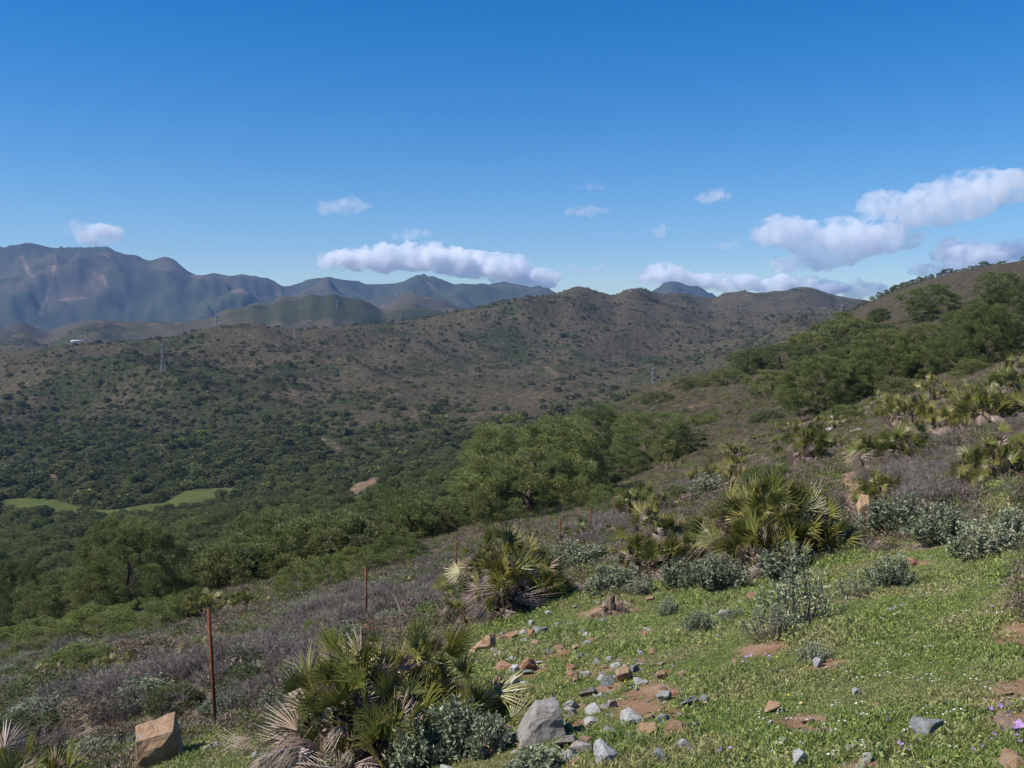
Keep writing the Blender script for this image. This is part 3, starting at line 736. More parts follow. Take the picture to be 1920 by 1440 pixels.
# green junipers along the brow of the left slope
for px, py, top, wd, lab, Y in [
    (60,1235,1195,170,'pale green juniper at the far left brow of the slope',40),
    (175,1215,1165,150,'low spreading juniper right of the far left one',42),
    (275,1200,1128,130,'bushy juniper below the lone broad pine',36),
    (350,1190,1150,80,'small juniper behind the palm at the wired post',38),
    (545,1140,1078,70,'pointed pale juniper on the brow between the first two posts',36),
    (610,1125,1070,80,'pointed juniper next to a patch of red earth',38),
    (665,1110,1072,90,'juniper behind the second rusty post',42),
    (745,1085,1050,110,'juniper fringe above the grey brush',44),
    (1140,990,966,80,'green juniper behind the rear fence posts',48)]:
    place_pine(px, py, top, wd, lab, Y=Y, kind='jun', cat='bush', name='juniper_bush', group='junipers on the brow')

# ------------------------------------------------------------------ the wood on the slope below
N0 = 9000
u = rng.uniform(-420, 1290, N0); d_ = np.exp(rng.uniform(math.log(62), math.log(520), N0))
X = (u - 960) / F * d_; Yv = d_
dens = .78 + .5 * fbm(X / 26, Yv / 26, 3, 61)
dens = dens * sstep(1330, 1180, u + (d_ - 80) * -.4) 
keep = rng.random(N0) < dens
keep &= ~((u > 1070) & (d_ > 95) & (d_ < 330)) & ~((u > 1120) & (d_ < 330) & (rng.random(N0) < .93))
keep &= ~in_poly(FIELD, X, Yv)
for h, rx, ry in CLEAR: keep &= (((X - h[0]) / rx) ** 2 + ((Yv - h[1]) / (ry * 1.3)) ** 2) > 1
# keep the sight line to the clearing open
keep &= ~((np.abs(u - 684) < 28) & (d_ < SCAR[1] + 6) & (d_ > SCAR[1] - 38))
X, Yv = X[keep], Yv[keep]
wid = rng.uniform(2.8, 6.2, len(X)) * (1 + .15 * sstep(100, 300, Yv)) * np.where((u[keep] > 640) & (Yv < 110), .72, 1.0)
ok = np.ones(len(X), bool)
for (a, b, r_) in PLACED: ok &= np.hypot(X - a, Yv - b) > r_ + wid * .35
X, Yv, wid = X[ok], Yv[ok], wid[ok]
k_ = thin(np.stack([X, Yv], 1), wid * .62)
X, Yv, wid = X[k_], Yv[k_], wid[k_]
order = np.argsort(Yv + 1e4 * (960 + F * X / Yv < -40)); X, Yv, wid = X[order], Yv[order], wid[order]
Zv = H(X, Yv)
print('wood', len(X))
NIND = 232
for i in range(min(NIND, len(X))):
    k = random.random()
    src, nm, cat, lab = (PINE_MD, 'pine_tree', 'tree', 'round green pine crowded among others on the valley slope') if k < .66 else (BUSH_MD, 'evergreen_bush', 'bush', 'dark evergreen bush among the pines on the valley slope')
    me = random.choice(src)[0]
    hgt = wid[i] * random.uniform(.62, .95)
    if Yv[i] < 110:
        r = bpy.data.objects.new(nm, None); COL.objects.link(r); r.location = (X[i], Yv[i], Zv[i] - .1); r.rotation_euler = (0, 0, random.uniform(0, 6.28)); r.empty_display_size = .3
        add('crown', me, r, scl=(wid[i], wid[i], hgt)); add('trunk', random.choice(TRUNKS), r, scl=(wid[i] * .8, wid[i] * .8, hgt))
    else:
        r = add(nm, me, None, (X[i], Yv[i], Zv[i] - .25), (0, 0, random.uniform(0, 6.28)), (wid[i], wid[i], hgt))
    sz, wh = where(X[i], Yv[i], Zv[i], wid[i], 'small', 'large'); lab = sz + (' round green pine ' if nm == 'pine_tree' else ' dark evergreen bush ') + wh
    tag(r, lab, cat, 'pines packed on the valley slope' if nm == 'pine_tree' else 'evergreen bushes on the valley slope')
j = slice(NIND, None); n = len(X[j])
PW = np.stack([X[j], Yv[j], Zv[j] - .3], 1)
scatter('valley_wood', [m_[0] for m_ in PINE_MD + BUSH_MD], PW, np.stack([np.zeros(n), np.zeros(n), rng.uniform(0, 6.28, n)], 1),
        np.stack([wid[j], wid[j], wid[j] * rng.uniform(.6, .95, n)], 1), rng.integers(0, 7, n), 'farther trees of the wood on the valley slope')

# ------------------------------------------------------------------ trees and bushes across the valley
N1 = 240000
u = rng.uniform(-500, 1750, N1); d_ = np.sqrt(rng.uniform(440 ** 2, 2300 ** 2, N1))
X = (u - 960) / F * d_; Yv = d_
n1 = fbm(X / 150, Yv / 150, 4, 91); n2 = fbm(X / 40, Yv / 40, 3, 64)
low = sstep(1100, 560, d_) * sstep(1000, 300, u) + .8 * sstep(680, 500, d_)
dens = np.clip(.085 + .06 * (u > 700) + .26 * n1 + .26 * n2 + .62 * low, 0.03, 1) * (.35 + .65 * sstep(2300, 900, d_))
gap = ~in_poly(FIELD, X, Yv)
for P, wd in BARE: gap &= dist_line(P, X, Yv) > wd * .6
keep = (rng.random(N1) < dens * .8) & gap & ~((u > 1560) & (d_ < 800))
X, Yv = X[keep], Yv[keep]; wid = np.exp(rng.normal(size=len(X)) * .45) * 2.25 * (1 + .5 * sstep(900, 560, np.hypot(X, Yv)))
k_ = thin(np.stack([X, Yv], 1), wid * .6); X, Yv, wid = X[k_], Yv[k_], wid[k_]
print('far trees', len(X))
n = len(X); Zv = H(X, Yv)
scatter('distant_trees', TREE_LO, np.stack([X, Yv, Zv - .4], 1), np.stack([np.zeros(n), np.zeros(n), rng.uniform(0, 6.28, n)], 1),
        np.stack([wid, wid, wid * rng.uniform(.6, .9, n)], 1), np.where((rng.random(n) < .35) & (Yv > 700) & (wid < 3.2), 4, rng.integers(0, 4, n)), 'countless dark trees and bushes over the far hillside')
# row of small umbrella pines on the right skyline
ORD = 'first second third fourth fifth sixth seventh eighth ninth tenth eleventh twelfth thirteenth fourteenth fifteenth sixteenth seventeenth eighteenth nineteenth twentieth last'.split()
def skyline_row():
    for i, (px, hp, wp) in enumerate([(1618,5,8),(1632,7,10),(1646,9,13),(1659,8,11),(1672,9,14),(1694,10,20),(1708,10,16),(1719,12,9),(1735,8,13),(1742,10,9),(1756,8,10),(1772,12,24),(1790,7,12),(1803,7,12),(1815,9,12),(1826,8,12),(1840,13,18),(1856,7,10),(1873,10,18),(1895,6,8),(1915,13,14)]):
        x, y, z = ground(px, 900.0)
        wdt = wp / F * y; hg = hp / F * y + 1.8
        r = bpy.data.objects.new('umbrella_pine', None); COL.objects.link(r); r.location = (x, y, z - .3); r.rotation_euler = (0, 0, i)
        add('crown', TREE_LO[2], r, (0, 0, hg * .35), None, (wdt, wdt, hg * .75)); add('trunk', TRUNKS[i % 3], r, scl=(wdt * .9, wdt * .9, hg))
        tag(r, 'umbrella pine against the sky on the right ridge, ' + ORD[i] + ' from the left', 'tree', 'pines along the right skyline')
skyline_row()

# ------------------------------------------------------------------ shrubs
def sage_mesh(name, seed, nst, leaf, nleaf, mat=M_SAGE, bare=.2, spread=1.0):
    """shrub of unit height: thin upright stems with paired soft leaves"""
    g = np.random.default_rng(seed); parts = []; LV = []; LT = []
    for s in range(nst):
        a = g.uniform(0, 6.28); rr = g.uniform(0, 1) ** .6 * .42 * spread; top = np.array([math.cos(a) * rr * 1.25, math.sin(a) * rr * 1.25, g.uniform(.55, 1.0) * (1 - .5 * (rr / (.42 * spread)) ** 2)])
        bs = np.array([math.cos(a) * rr * .35, math.sin(a) * rr * .35, -.05]); mid = (bs + top) / 2 + np.array([math.cos(a), math.sin(a), 0]) * .06
        parts.append(tube([bs, mid, top], [.008, .006, .003], 3))
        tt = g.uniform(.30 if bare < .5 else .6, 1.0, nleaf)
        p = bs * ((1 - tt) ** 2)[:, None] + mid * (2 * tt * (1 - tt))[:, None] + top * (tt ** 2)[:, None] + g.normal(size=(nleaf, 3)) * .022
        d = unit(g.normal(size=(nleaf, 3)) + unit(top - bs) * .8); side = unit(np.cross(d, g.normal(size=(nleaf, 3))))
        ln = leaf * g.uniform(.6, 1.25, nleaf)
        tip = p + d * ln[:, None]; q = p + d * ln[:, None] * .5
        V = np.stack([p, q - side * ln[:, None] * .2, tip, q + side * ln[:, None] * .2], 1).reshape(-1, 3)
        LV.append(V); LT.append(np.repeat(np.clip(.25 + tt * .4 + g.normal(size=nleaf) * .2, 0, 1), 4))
    SV, SF = join(parts); LVn = np.vstack(LV); nq = len(LVn) // 4
    V = np.vstack([SV, LVn]); Fc = np.vstack([SF, np.arange(nq * 4).reshape(nq, 4) + len(SV)])
    T = np.concatenate([np.full(len(SV), .4), np.concatenate(LT)])
    mi = np.concatenate([np.zeros(len(SF)), np.ones(nq)])
    return mesh_np(name, V, Fc, None, False, np.repeat(T[:, None], 3, 1), [M_TWIG, mat], mi)
def brush_mesh(name, seed, nst, twigs, mat=M_TWIG, w=.006):
    """dry brush of unit height: forked grey twigs"""
    g = np.random.default_rng(seed); n = nst * twigs
    a = g.uniform(0, 6.28, nst); rr = g.uniform(0, 1, nst) ** .6 * .5
    top = np.stack([np.cos(a) * rr * 1.3, np.sin(a) * rr * 1.3, g.uniform(.5, .95, nst) * (1 - .45 * (rr / .5) ** 2)], 1)
    bs = np.stack([np.cos(a) * rr * .3, np.sin(a) * rr * .3, np.full(nst, -.05)], 1)
    C = []; D = []; L_ = []; W_ = []; T = []
    d = top - bs; C.append(bs); D.append(unit(d)); L_.append(np.linalg.norm(d, axis=1)); W_.append(np.full(nst, w * 2.2)); T.append(np.full(nst, .2))
    i = g.integers(0, nst, n); t = g.uniform(.25, 1, n); p = bs[i] + d[i] * t[:, None]
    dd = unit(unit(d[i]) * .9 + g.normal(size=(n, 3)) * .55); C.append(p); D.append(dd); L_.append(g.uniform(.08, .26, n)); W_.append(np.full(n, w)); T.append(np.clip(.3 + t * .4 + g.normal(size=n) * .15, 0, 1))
    C = np.vstack(C); D = np.vstack(D); L_ = np.concatenate(L_); W_ = np.concatenate(W_)
    S = unit(np.cross(D, g.normal(size=D.shape)))
    V, Fc = tris_oriented(C, D, S, L_, W_); T = np.repeat(np.concatenate(T), 3)
    return mesh_np(name, V, Fc, mat, False, np.repeat(T[:, None], 3, 1))
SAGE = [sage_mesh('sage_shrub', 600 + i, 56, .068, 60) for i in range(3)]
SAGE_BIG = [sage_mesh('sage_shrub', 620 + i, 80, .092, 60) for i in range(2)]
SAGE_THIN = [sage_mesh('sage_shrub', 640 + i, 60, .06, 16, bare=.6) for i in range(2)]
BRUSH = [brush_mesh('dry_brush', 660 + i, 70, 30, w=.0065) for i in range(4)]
def scrub_mesh(name, seed, mat, n=260, s=.10, lw=.45):
    g = np.random.default_rng(seed)
    d = unit(g.normal(size=(n, 3))); d[:, 2] = np.abs(d[:, 2]); rad = g.uniform(.3, 1, n) ** .5
    pos = d * rad[:, None] * np.array([.5, .5, .75]); dirn = unit(d + g.normal(size=(n, 3)) * .5 + np.array([0, 0, .5])); side = unit(np.cross(dirn, g.normal(size=(n, 3))))
    L_ = s * g.uniform(.6, 1.3, n); V, Fc = tris_oriented(pos, dirn, side, L_, L_ * lw)
    T = np.repeat(np.clip(g.uniform(.3, .6) + g.normal(size=n) * .2, 0, 1), 3)
    return mesh_np(name, V, Fc, mat, False, np.repeat(T[:, None], 3, 1))
SCRUBS = [scrub_mesh('scrub', 700, M_SCRUB), scrub_mesh('scrub', 701, M_SCRUB), scrub_mesh('scrub', 702, M_TWIG, 260, .17, .10), scrub_mesh('scrub', 703, M_TWIG, 260, .17, .10), scrub_mesh('scrub', 704, M_OAK), scrub_mesh('scrub', 705, M_JUN), scrub_mesh('scrub', 706, M_RUSTBUSH, 120)]

def shrub(px, py, wpx, hpx, label, src, name='sage_bush', cat='bush', group='sage bushes by the grass', ymul=1):
    x, y, z = hit(px, py); W = wpx / F * y / 1.0; Hh = hpx / F * y
    me = random.choice(src)
    o = add(name, me, None, (x, y, z - .03), (random.uniform(-.16, .16), random.uniform(-.16, .16), random.uniform(0, 6.28)), (W * random.uniform(.85, 1.15), W * random.uniform(.85, 1.1), Hh)); tag(o, label, cat, group); return o
for px, py, wp, hp, lab, src in [
    (850,1420,150,130,'silvery sage with large leaves at the right foot of the nearest palm',SAGE_BIG),
    (780,1440,130,110,'sage at the very bottom edge under the nearest palm',SAGE_BIG),
    (915,1415,100,100,'leafy sage touching the big grey boulder',SAGE_BIG),
    (1005,1450,110,70,'low sage in front of the big grey boulder',SAGE_BIG),
    (650,1450,120,70,'low sage among the fallen dead fronds at the bottom edge',SAGE_BIG),
    (985,1140,85,70,'green bushy sage under the second palm',SAGE),
    (1155,1112,100,70,'round sage left of the upright brushy palm',SAGE),
    (1085,1065,110,60,'pale sage between the fence posts and the brushy palm',SAGE),
    (1200,1118,60,55,'small sage below the upright brushy palm',SAGE),
    (1280,1105,110,75,'grey sage right below the upright brushy palm',SAGE),
    (1345,1110,110,90,'upright sage below the left edge of the biggest yellow palm',SAGE),
    (1545,1040,130,85,'dense silver sage against the right side of the biggest palm',SAGE),
    (1480,1085,130,80,'silver sage in front of the biggest palm',SAGE),
    (1600,1015,80,60,'small sage at the foot of the pale standing stone',SAGE),
    (1690,1000,130,90,'dark green sage right of the pale standing stone',SAGE),
    (1765,1020,130,95,'tall sage in the row under the right hand palm',SAGE),
    (1840,1050,140,100,'widest sage of the row by the right edge',SAGE),
    (1900,1020,90,90,'sage cut off by the right edge',SAGE),
    (1500,1175,170,150,'sparse twiggy sage in the middle of the green slope',SAGE_THIN),
    (1450,1200,130,90,'thin straggly sage left of the sparse twiggy one',SAGE_THIN),
    (1668,1105,90,90,'upright sage clump alone on the grass, right of centre',SAGE),
    (1600,1120,80,60,'scanty sage between the twiggy and the upright clump',SAGE_THIN),
    (1252,1155,50,50,'tiny sage on the grass below the brushy palm',SAGE),
    (1310,1185,80,55,'low grey sage left of the twiggy one',SAGE),
    (1530,1240,70,50,'green sprig at the foot of the twiggy sage',SAGE),
    (1375,1165,60,40,'sage sprig beside the lone grey stone',SAGE_THIN),
    (1330,930,90,50,'pale sage between two small palms above the brushy palm',SAGE),
    (1420,985,80,40,'pale sage left of the biggest yellow palm',SAGE),
    (585,1300,90,70,'leafy green sage left of the nearest palm',SAGE),
    (520,1330,80,50,'low sage right of the wired fence post',SAGE),
    (1395,1090,70,60,'small sage squeezed under the biggest palm',SAGE)]:
    shrub(px, py, wp, hp, lab, src)
GREENB = [crown_mesh('bush_crown', 60, 130, .055, .35, mm, 750 + i, clump_r=.13, base=.0)[0] for i, mm in enumerate([M_OAK, M_JUN, M_SCRUB])]
for px, py, wp, hp, lab, k in [
    (70,1330,150,70,'dark green bush near the left edge above the corner palm fans',0),(180,1345,120,55,'brown leafed bush between the corner palm and the boulder',2),(255,1300,110,55,'green bush under the small palm low in the grey brush',1),
    (330,1335,100,60,'dark bush behind the squarish boulder',0),(300,1240,110,50,'brown green bush below the bushy juniper',2),(150,1255,120,50,'green bush at the upper left margin of the brush',1),
    (455,1300,90,60,'leafy dark bush right of the wired post',0),(560,1265,80,40,'green bush in the grey brush left of the nearest palm',1),(470,1215,90,45,'green bush in the brush between the first two posts',0),
    (600,1190,80,36,'low green bush left of the second rusty post',1),(30,1410,140,80,'dark shaded bush over the bottom left corner palm',0),(215,1410,110,60,'brown twiggy bush left of the squarish boulder',2),
    (810,1100,80,40,'low green bush below the third rusty post',0),(1280,940,70,35,'dark green bush above the low yellow green palm',0),(1440,905,80,36,'olive bush on the scrub above the biggest palm',1),
    (1760,900,90,50,'dark bush right of the ragged brown palm',0),(1590,790,70,34,'olive bush above the grey rocks of the path',1),(1690,745,80,40,'green bush under the hillside grove',0),
    (1320,800,60,26,'olive bush alone on the mid hillside',1),(1440,790,60,24,'small dark bush on the mid hillside right of the olive one',0),(1235,760,60,30,'round dark bush where the slope meets the valley',0)]:
    shrub(px, py, wp, hp, lab, [GREENB[k]], 'green_bush', 'bush', 'leafy bushes scattered on the slope')


# grey brush on the brow and scrub over the whole slope
def zone(polys, n):
    P = []
    for pl in polys:
        Pw = poly_world(pl); x0, y0 = Pw.min(0); x1, y1 = Pw.max(0)
        q = np.stack([rng.uniform(x0, x1, n), rng.uniform(y0, y1, n)], 1); P.append(q[in_poly(Pw, q[:, 0], q[:, 1])])
    return np.vstack(P)
for sx, sy, sw in ((-4.5, -3, 3.2), (3.8, -5, 2.6), (5.5, 2, 3.4), (-1.0, 5.5, 3.0), (-6.5, 3, 3.6), (1.2, -8.5, 2.8)):
    x, y = SCAR[0] + sx, SCAR[1] + sy
    tag(add('evergreen_bush', BUSH_MD[0][0], None, (x, y, float(H(x, y)) - .2), (0, 0, sx), (sw, sw, sw * .7)), 'dark bush growing on the edge of the bare earth scar', 'bush', 'bushes round the bare earth scar')
BR1 = [[(0,1439),(0,1225),(150,1215),(330,1200),(480,1150),(640,1120),(760,1085),(850,1040),(880,1070),(830,1130),(800,1190),(700,1235),(600,1310),(460,1345),(330,1365),(240,1439)]]
q = zone(BR1, 5200); nb = len(q); print('brush', nb)
nn = fbm(q[:, 0] / 1.7, q[:, 1] / 1.7, 3, 77)
q = q[nn > -.42]; nb = len(q)
h_ = rng.uniform(.28, .62, nb) * (.85 + .5 * np.clip(fbm(q[:, 0] / 2.5, q[:, 1] / 2.5, 2, 78), -1, 1)); w_ = h_ * rng.uniform(1.1, 1.7, nb)
pk = rng.random(nb); green_n = fbm(q[:, 0] / 2.2, q[:, 1] / 2.2, 3, 79)
band = dist_line(poly_world([(300,1310),(430,1265),(560,1205),(700,1150),(840,1085)]), q[:, 0], q[:, 1])
bz = .40 * sstep(4.5, 1.2, band) + .14
idx = np.where(pk < bz + .5 * nn[nn > -.42], rng.integers(0, 4, nb), np.where(green_n > .0, rng.integers(4, 7, nb), np.where(rng.random(nb) < .5, 7, 8)))
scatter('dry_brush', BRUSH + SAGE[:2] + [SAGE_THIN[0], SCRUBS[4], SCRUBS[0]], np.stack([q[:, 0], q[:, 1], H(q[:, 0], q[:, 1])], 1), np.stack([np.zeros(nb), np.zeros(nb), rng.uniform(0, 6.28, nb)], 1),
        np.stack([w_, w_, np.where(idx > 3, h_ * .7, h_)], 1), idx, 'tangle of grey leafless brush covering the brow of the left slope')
BR2 = [[(1060,1020),(1100,985),(1160,965),(1220,935),(1300,905),(1320,925),(1230,975),(1170,1010),(1100,1030)],[(1560,960),(1600,900),(1700,830),(1800,780),(1919,760),(1919,900),(1800,930),(1740,960),(1660,960)],[(1690,960),(1780,870),(1810,900),(1790,960),(1730,985)]]
q = zone(BR2, 900); q = q[(cover_near(q[:, 0], q[:, 1])[1] < .5)]; nb = len(q)
h_ = rng.uniform(.25, .55, nb); idx = rng.integers(0, 4, nb)
k = rng.random(nb) < .7; q = q[k]; h_ = h_[k]; idx = idx[k]; nb = len(q)
scatter('grey_brush', BRUSH, np.stack([q[:, 0], q[:, 1], H(q[:, 0], q[:, 1])], 1), np.stack([np.zeros(nb), np.zeros(nb), rng.uniform(0, 6.28, nb)], 1), np.stack([h_ * 1.5, h_ * 1.5, h_], 1), idx,
        'low grey brush between the palms on the right of the slope')
# low scrub over the mid slope
N2 = 170000
th = rng.uniform(-R(33), R(33), N2); d_ = np.exp(rng.uniform(math.log(7), math.log(330), N2))
X = d_ * np.sin(th); Yv = d_ * np.cos(th); u = 960 + F * np.tan(th)
gm, sm = cover_near(X, Yv)
keep = (~in_poly(GRASS_POLY, X, Yv)) & (sm < .62) & ~((u < 1050) & (d_ > 75)) & ~(in_poly(GRASS_POLY2, X, Yv) & (rng.random(N2) < .7)) & ((d_ > 30) | (rng.random(N2) < .30))
n2 = fbm(X / 5, Yv / 5, 3, 44); keep &= (n2 > -.50) & (rng.random(N2) < np.where(d_ > 55, .9, .42))
X, Yv, d_, n2 = X[keep], Yv[keep], d_[keep], n2[keep]; n = len(X); print('scrub', n)
s_ = rng.uniform(.28, .62, n) * (.8 + .8 * np.clip(n2, 0, 1)) * (1 + .9 * sstep(40, 200, d_)) * (.55 + .45 * sstep(10, 25, d_))
pk = rng.random(n); idx = np.where(pk < .34, rng.integers(0, 2, n), np.where(pk < .55, rng.integers(2, 4, n), np.where(pk < .76, 4, np.where(pk < .985, 5, 6))))
scatter('scrub', SCRUBS, np.stack([X, Yv, H(X, Yv) - .03], 1), np.stack([np.zeros(n), np.zeros(n), rng.uniform(0, 6.28, n)], 1), np.stack([s_ * 1.3, s_ * 1.3, s_ * .85], 1), idx, 'low brown and purple scrub carpeting the right hillside')

# ------------------------------------------------------------------ grass, weeds, flowers, pebbles
def grass_mesh(name, seed, nb, L0, w, spread, mat=M_GRASS, flatn=.5):
    g = np.random.default_rng(seed)
    C = np.stack([g.normal(size=nb) * spread, g.normal(size=nb) * spread, np.full(nb, -.004)], 1)
    D = unit(np.stack([g.normal(size=nb) * flatn, g.normal(size=nb) * flatn, np.ones(nb)], 1)); S = unit(np.cross(D, g.normal(size=(nb, 3))))
    L_ = L0 * g.uniform(.45, 1.2, nb); W_ = np.full(nb, w) * g.uniform(.7, 1.3, nb)
    # leaf: two triangles with a bend
    mid = C + D * (L_ * .55)[:, None]; D2 = unit(D + np.stack([g.normal(size=nb) * .5, g.normal(size=nb) * .5, np.full(nb, -.35)], 1)); tip = mid + D2 * (L_ * .5)[:, None]
    V = np.stack([C - S * W_[:, None] * .35, mid - S * W_[:, None] * .6, tip, mid + S * W_[:, None] * .6], 1).reshape(-1, 3)
    T = np.repeat(np.clip(g.uniform(.35, .55) + g.normal(size=nb) * .2, 0, 1), 4)
    return mesh_np(name, V, np.arange(nb * 4).reshape(nb, 4), mat, False, np.repeat(T[:, None], 3, 1))
GRM = [grass_mesh('grass', 800, 34, .055, .008, .045), grass_mesh('grass', 801, 40, .038, .013, .05, flatn=1.0), grass_mesh('grass', 802, 44, .034, .014, .055, flatn=1.2), grass_mesh('grass', 803, 26, .085, .006, .03), grass_mesh('grass', 804, 44, .036, .014, .055, M_SAGE, 1.0)]
N3 = 230000
th = rng.uniform(-R(38), R(38), N3); d_ = np.exp(rng.uniform(math.log(2.4), math.log(24), N3))
X = d_ * np.sin(th); Yv = d_ * np.cos(th)
gm, sm = cover_near(X, Yv)
ing = in_poly(GRASS_POLY, X, Yv) | in_poly(GRASS_POLY2, X, Yv) | (rng.random(N3) < .22)
# spread evenly by area close up
thinned = fbm(X / .55, Yv / .55, 4, 46)
keep = ing & (rng.random(N3) < np.clip(gm * 1.2 - .15 + thinned * .9, .05, 1)) & (sm < rng.uniform(.45, .95, N3)) & (rng.random(N3) < np.clip((d_ / 5.5) ** 1.3, .12, 1))
X, Yv, d_ = X[keep], Yv[keep], d_[keep]; n = len(X); print('grass', n)
lush = fbm(X / .8, Yv / .8, 3, 45); s_ = rng.uniform(.50, .95, n) * (.80 + .95 * np.clip(lush, -.45, 1)) * (1 + 1.3 * sstep(6, 20, d_))
pk = rng.random(n); idx = np.where(pk < .24, 1, np.where(pk < .48, 2, np.where(pk < .76, 0, np.where(pk < .94, 3, 4))))
scatter('grass', GRM, np.stack([X, Yv, H(X, Yv)], 1), np.stack([rng.normal(size=n) * .1, rng.normal(size=n) * .1, rng.uniform(0, 6.28, n)], 1), s_, idx, 'short green grass and clover on the near slope')

def flower_mat(name, col):
    m, nt, N, L = nodes(name); oi = N('ShaderNodeObjectInfo'); c = ramp(nt, oi.outputs['Random'], [(0, tuple(v * .8 for v in col)), (1, col)])
    p = N('ShaderNodeBsdfPrincipled'); L(c, p.inputs['Base Color']); p.inputs['Roughness'].default_value = .6
    o = N('ShaderNodeOutputMaterial'); L(p.outputs[0], o.inputs['Surface']); return m
def flower_mesh(name, seed, mat, n, s, h):
    g = np.random.default_rng(seed); V = []; Fc = []; mi = []
    for k in range(n):
        c = np.array([g.normal() * .04, g.normal() * .04, h * g.uniform(.6, 1.2)]); ax = unit(np.array([g.normal() * .5, g.normal() * .5, 1])); a = unit(np.cross(ax, (1, .1, 0))); b = np.cross(ax, a)
        for q in range(5):
            t = 6.283 * q / 5; d1 = a * math.cos(t) + b * math.sin(t); d2 = a * math.cos(t + .9) + b * math.sin(t + .9); i = len(V)
            V += [c, c + d1 * s * .8 + ax * s * .15, c + (d1 + d2) * s * .62 + ax * s * .25, c + d2 * s * .8 + ax * s * .15]; Fc.append((i, i + 1, i + 2, i + 3)); mi.append(0)
        i = len(V); sd = np.array([.0012, 0, 0]); bt = np.array([c[0], c[1], -.005]); V += [bt - sd, bt + sd, c + sd, c - sd]; Fc.append((i, i + 1, i + 2, i + 3)); mi.append(1)
    T = np.full((len(V), 3), .4)
    return mesh_np(name, np.array(V), np.array(Fc), None, False, T, [mat, M_GRASS], mi)
FW = flower_mesh('white_flowers', 1, flower_mat('white_petal', (.72, .74, .66)), 4, .006, .07)
FP = flower_mesh('purple_flowers', 2, flower_mat('purple_petal', (.42, .24, .55)), 3, .010, .08)
FY = flower_mesh('yellow_flowers', 3, flower_mat('yellow_petal', (.75, .55, .05)), 2, .009, .08)
FPOLY = poly_world([(1380,1439),(1400,1300),(1460,1240),(1560,1190),(1700,1130),(1880,1100),(1919,1250),(1919,1439)])
n0 = 5200; x0, y0 = GRASS_POLY.min(0); x1, y1 = np.array([8, 14])
q = np.stack([rng.uniform(-3, x1, n0), rng.uniform(2.5, y1, n0)], 1)
inf = in_poly(FPOLY, q[:, 0], q[:, 1]); ing = in_poly(GRASS_POLY, q[:, 0], q[:, 1]); cl = fbm(q[:, 0] / .7, q[:, 1] / .7, 3, 66)
k = ing & (rng.random(n0) < np.where(inf, np.clip(.45 + cl, 0, .9), .05)); q = q[k]; nb = len(q)
scatter('white_flowers', [FW], np.stack([q[:, 0], q[:, 1], H(q[:, 0], q[:, 1])], 1), np.stack([np.zeros(nb), np.zeros(nb), rng.uniform(0, 6.28, nb)], 1), rng.uniform(.6, 1.0, nb), np.zeros(nb), 'tiny white flowers sprinkled through the grass')
PF = []
for px, py, kk, sp in [(1890,1400,5,.05),(1912,1400,4,.05),(1860,1412,3,.05),(1880,1365,3,.03),(1835,1430,3,.04),(1817,1425,2,.04),(1672,1370,2,.04),(1640,1395,2,.05),(1440,1255,3,.08),(1420,1260,2,.08),(1865,1110,3,.1),(1880,1102,3,.1),(1685,1163,2,.08),(1475,1390,1,.03),(1355,1428,1,.03),(1205,1240,2,.05),(1270,1245,2,.05),(1730,1140,2,.08),(1856,1145,2,.05)]:
    x, y, z = hit(px, py)
    for _ in range(kk): a, b = x + random.gauss(0, sp), y + random.gauss(0, sp * 1.5); PF.append((a, b, float(H(a, b))))
PF = [p for i_, p in enumerate(PF) if i_ % 2 == 0]; nb = len(PF); scatter('purple_flowers', [FP], PF, np.stack([np.zeros(nb), np.zeros(nb), rng.uniform(0, 6.28, nb)], 1), rng.uniform(.9, 1.3, nb), np.zeros(nb), 'sprigs of pale purple flowers at the lower right')
PF = []
for px, py in [(247,1423),(1447,1318),(1468,1332),(1150,1290),(1430,1245)]: PF.append(hit(px, py))
nb = len(PF); scatter('yellow_flowers', [FY], PF, np.zeros((nb, 3)), np.full(nb, .9), np.zeros(nb), 'a few yellow flowers in the grass')

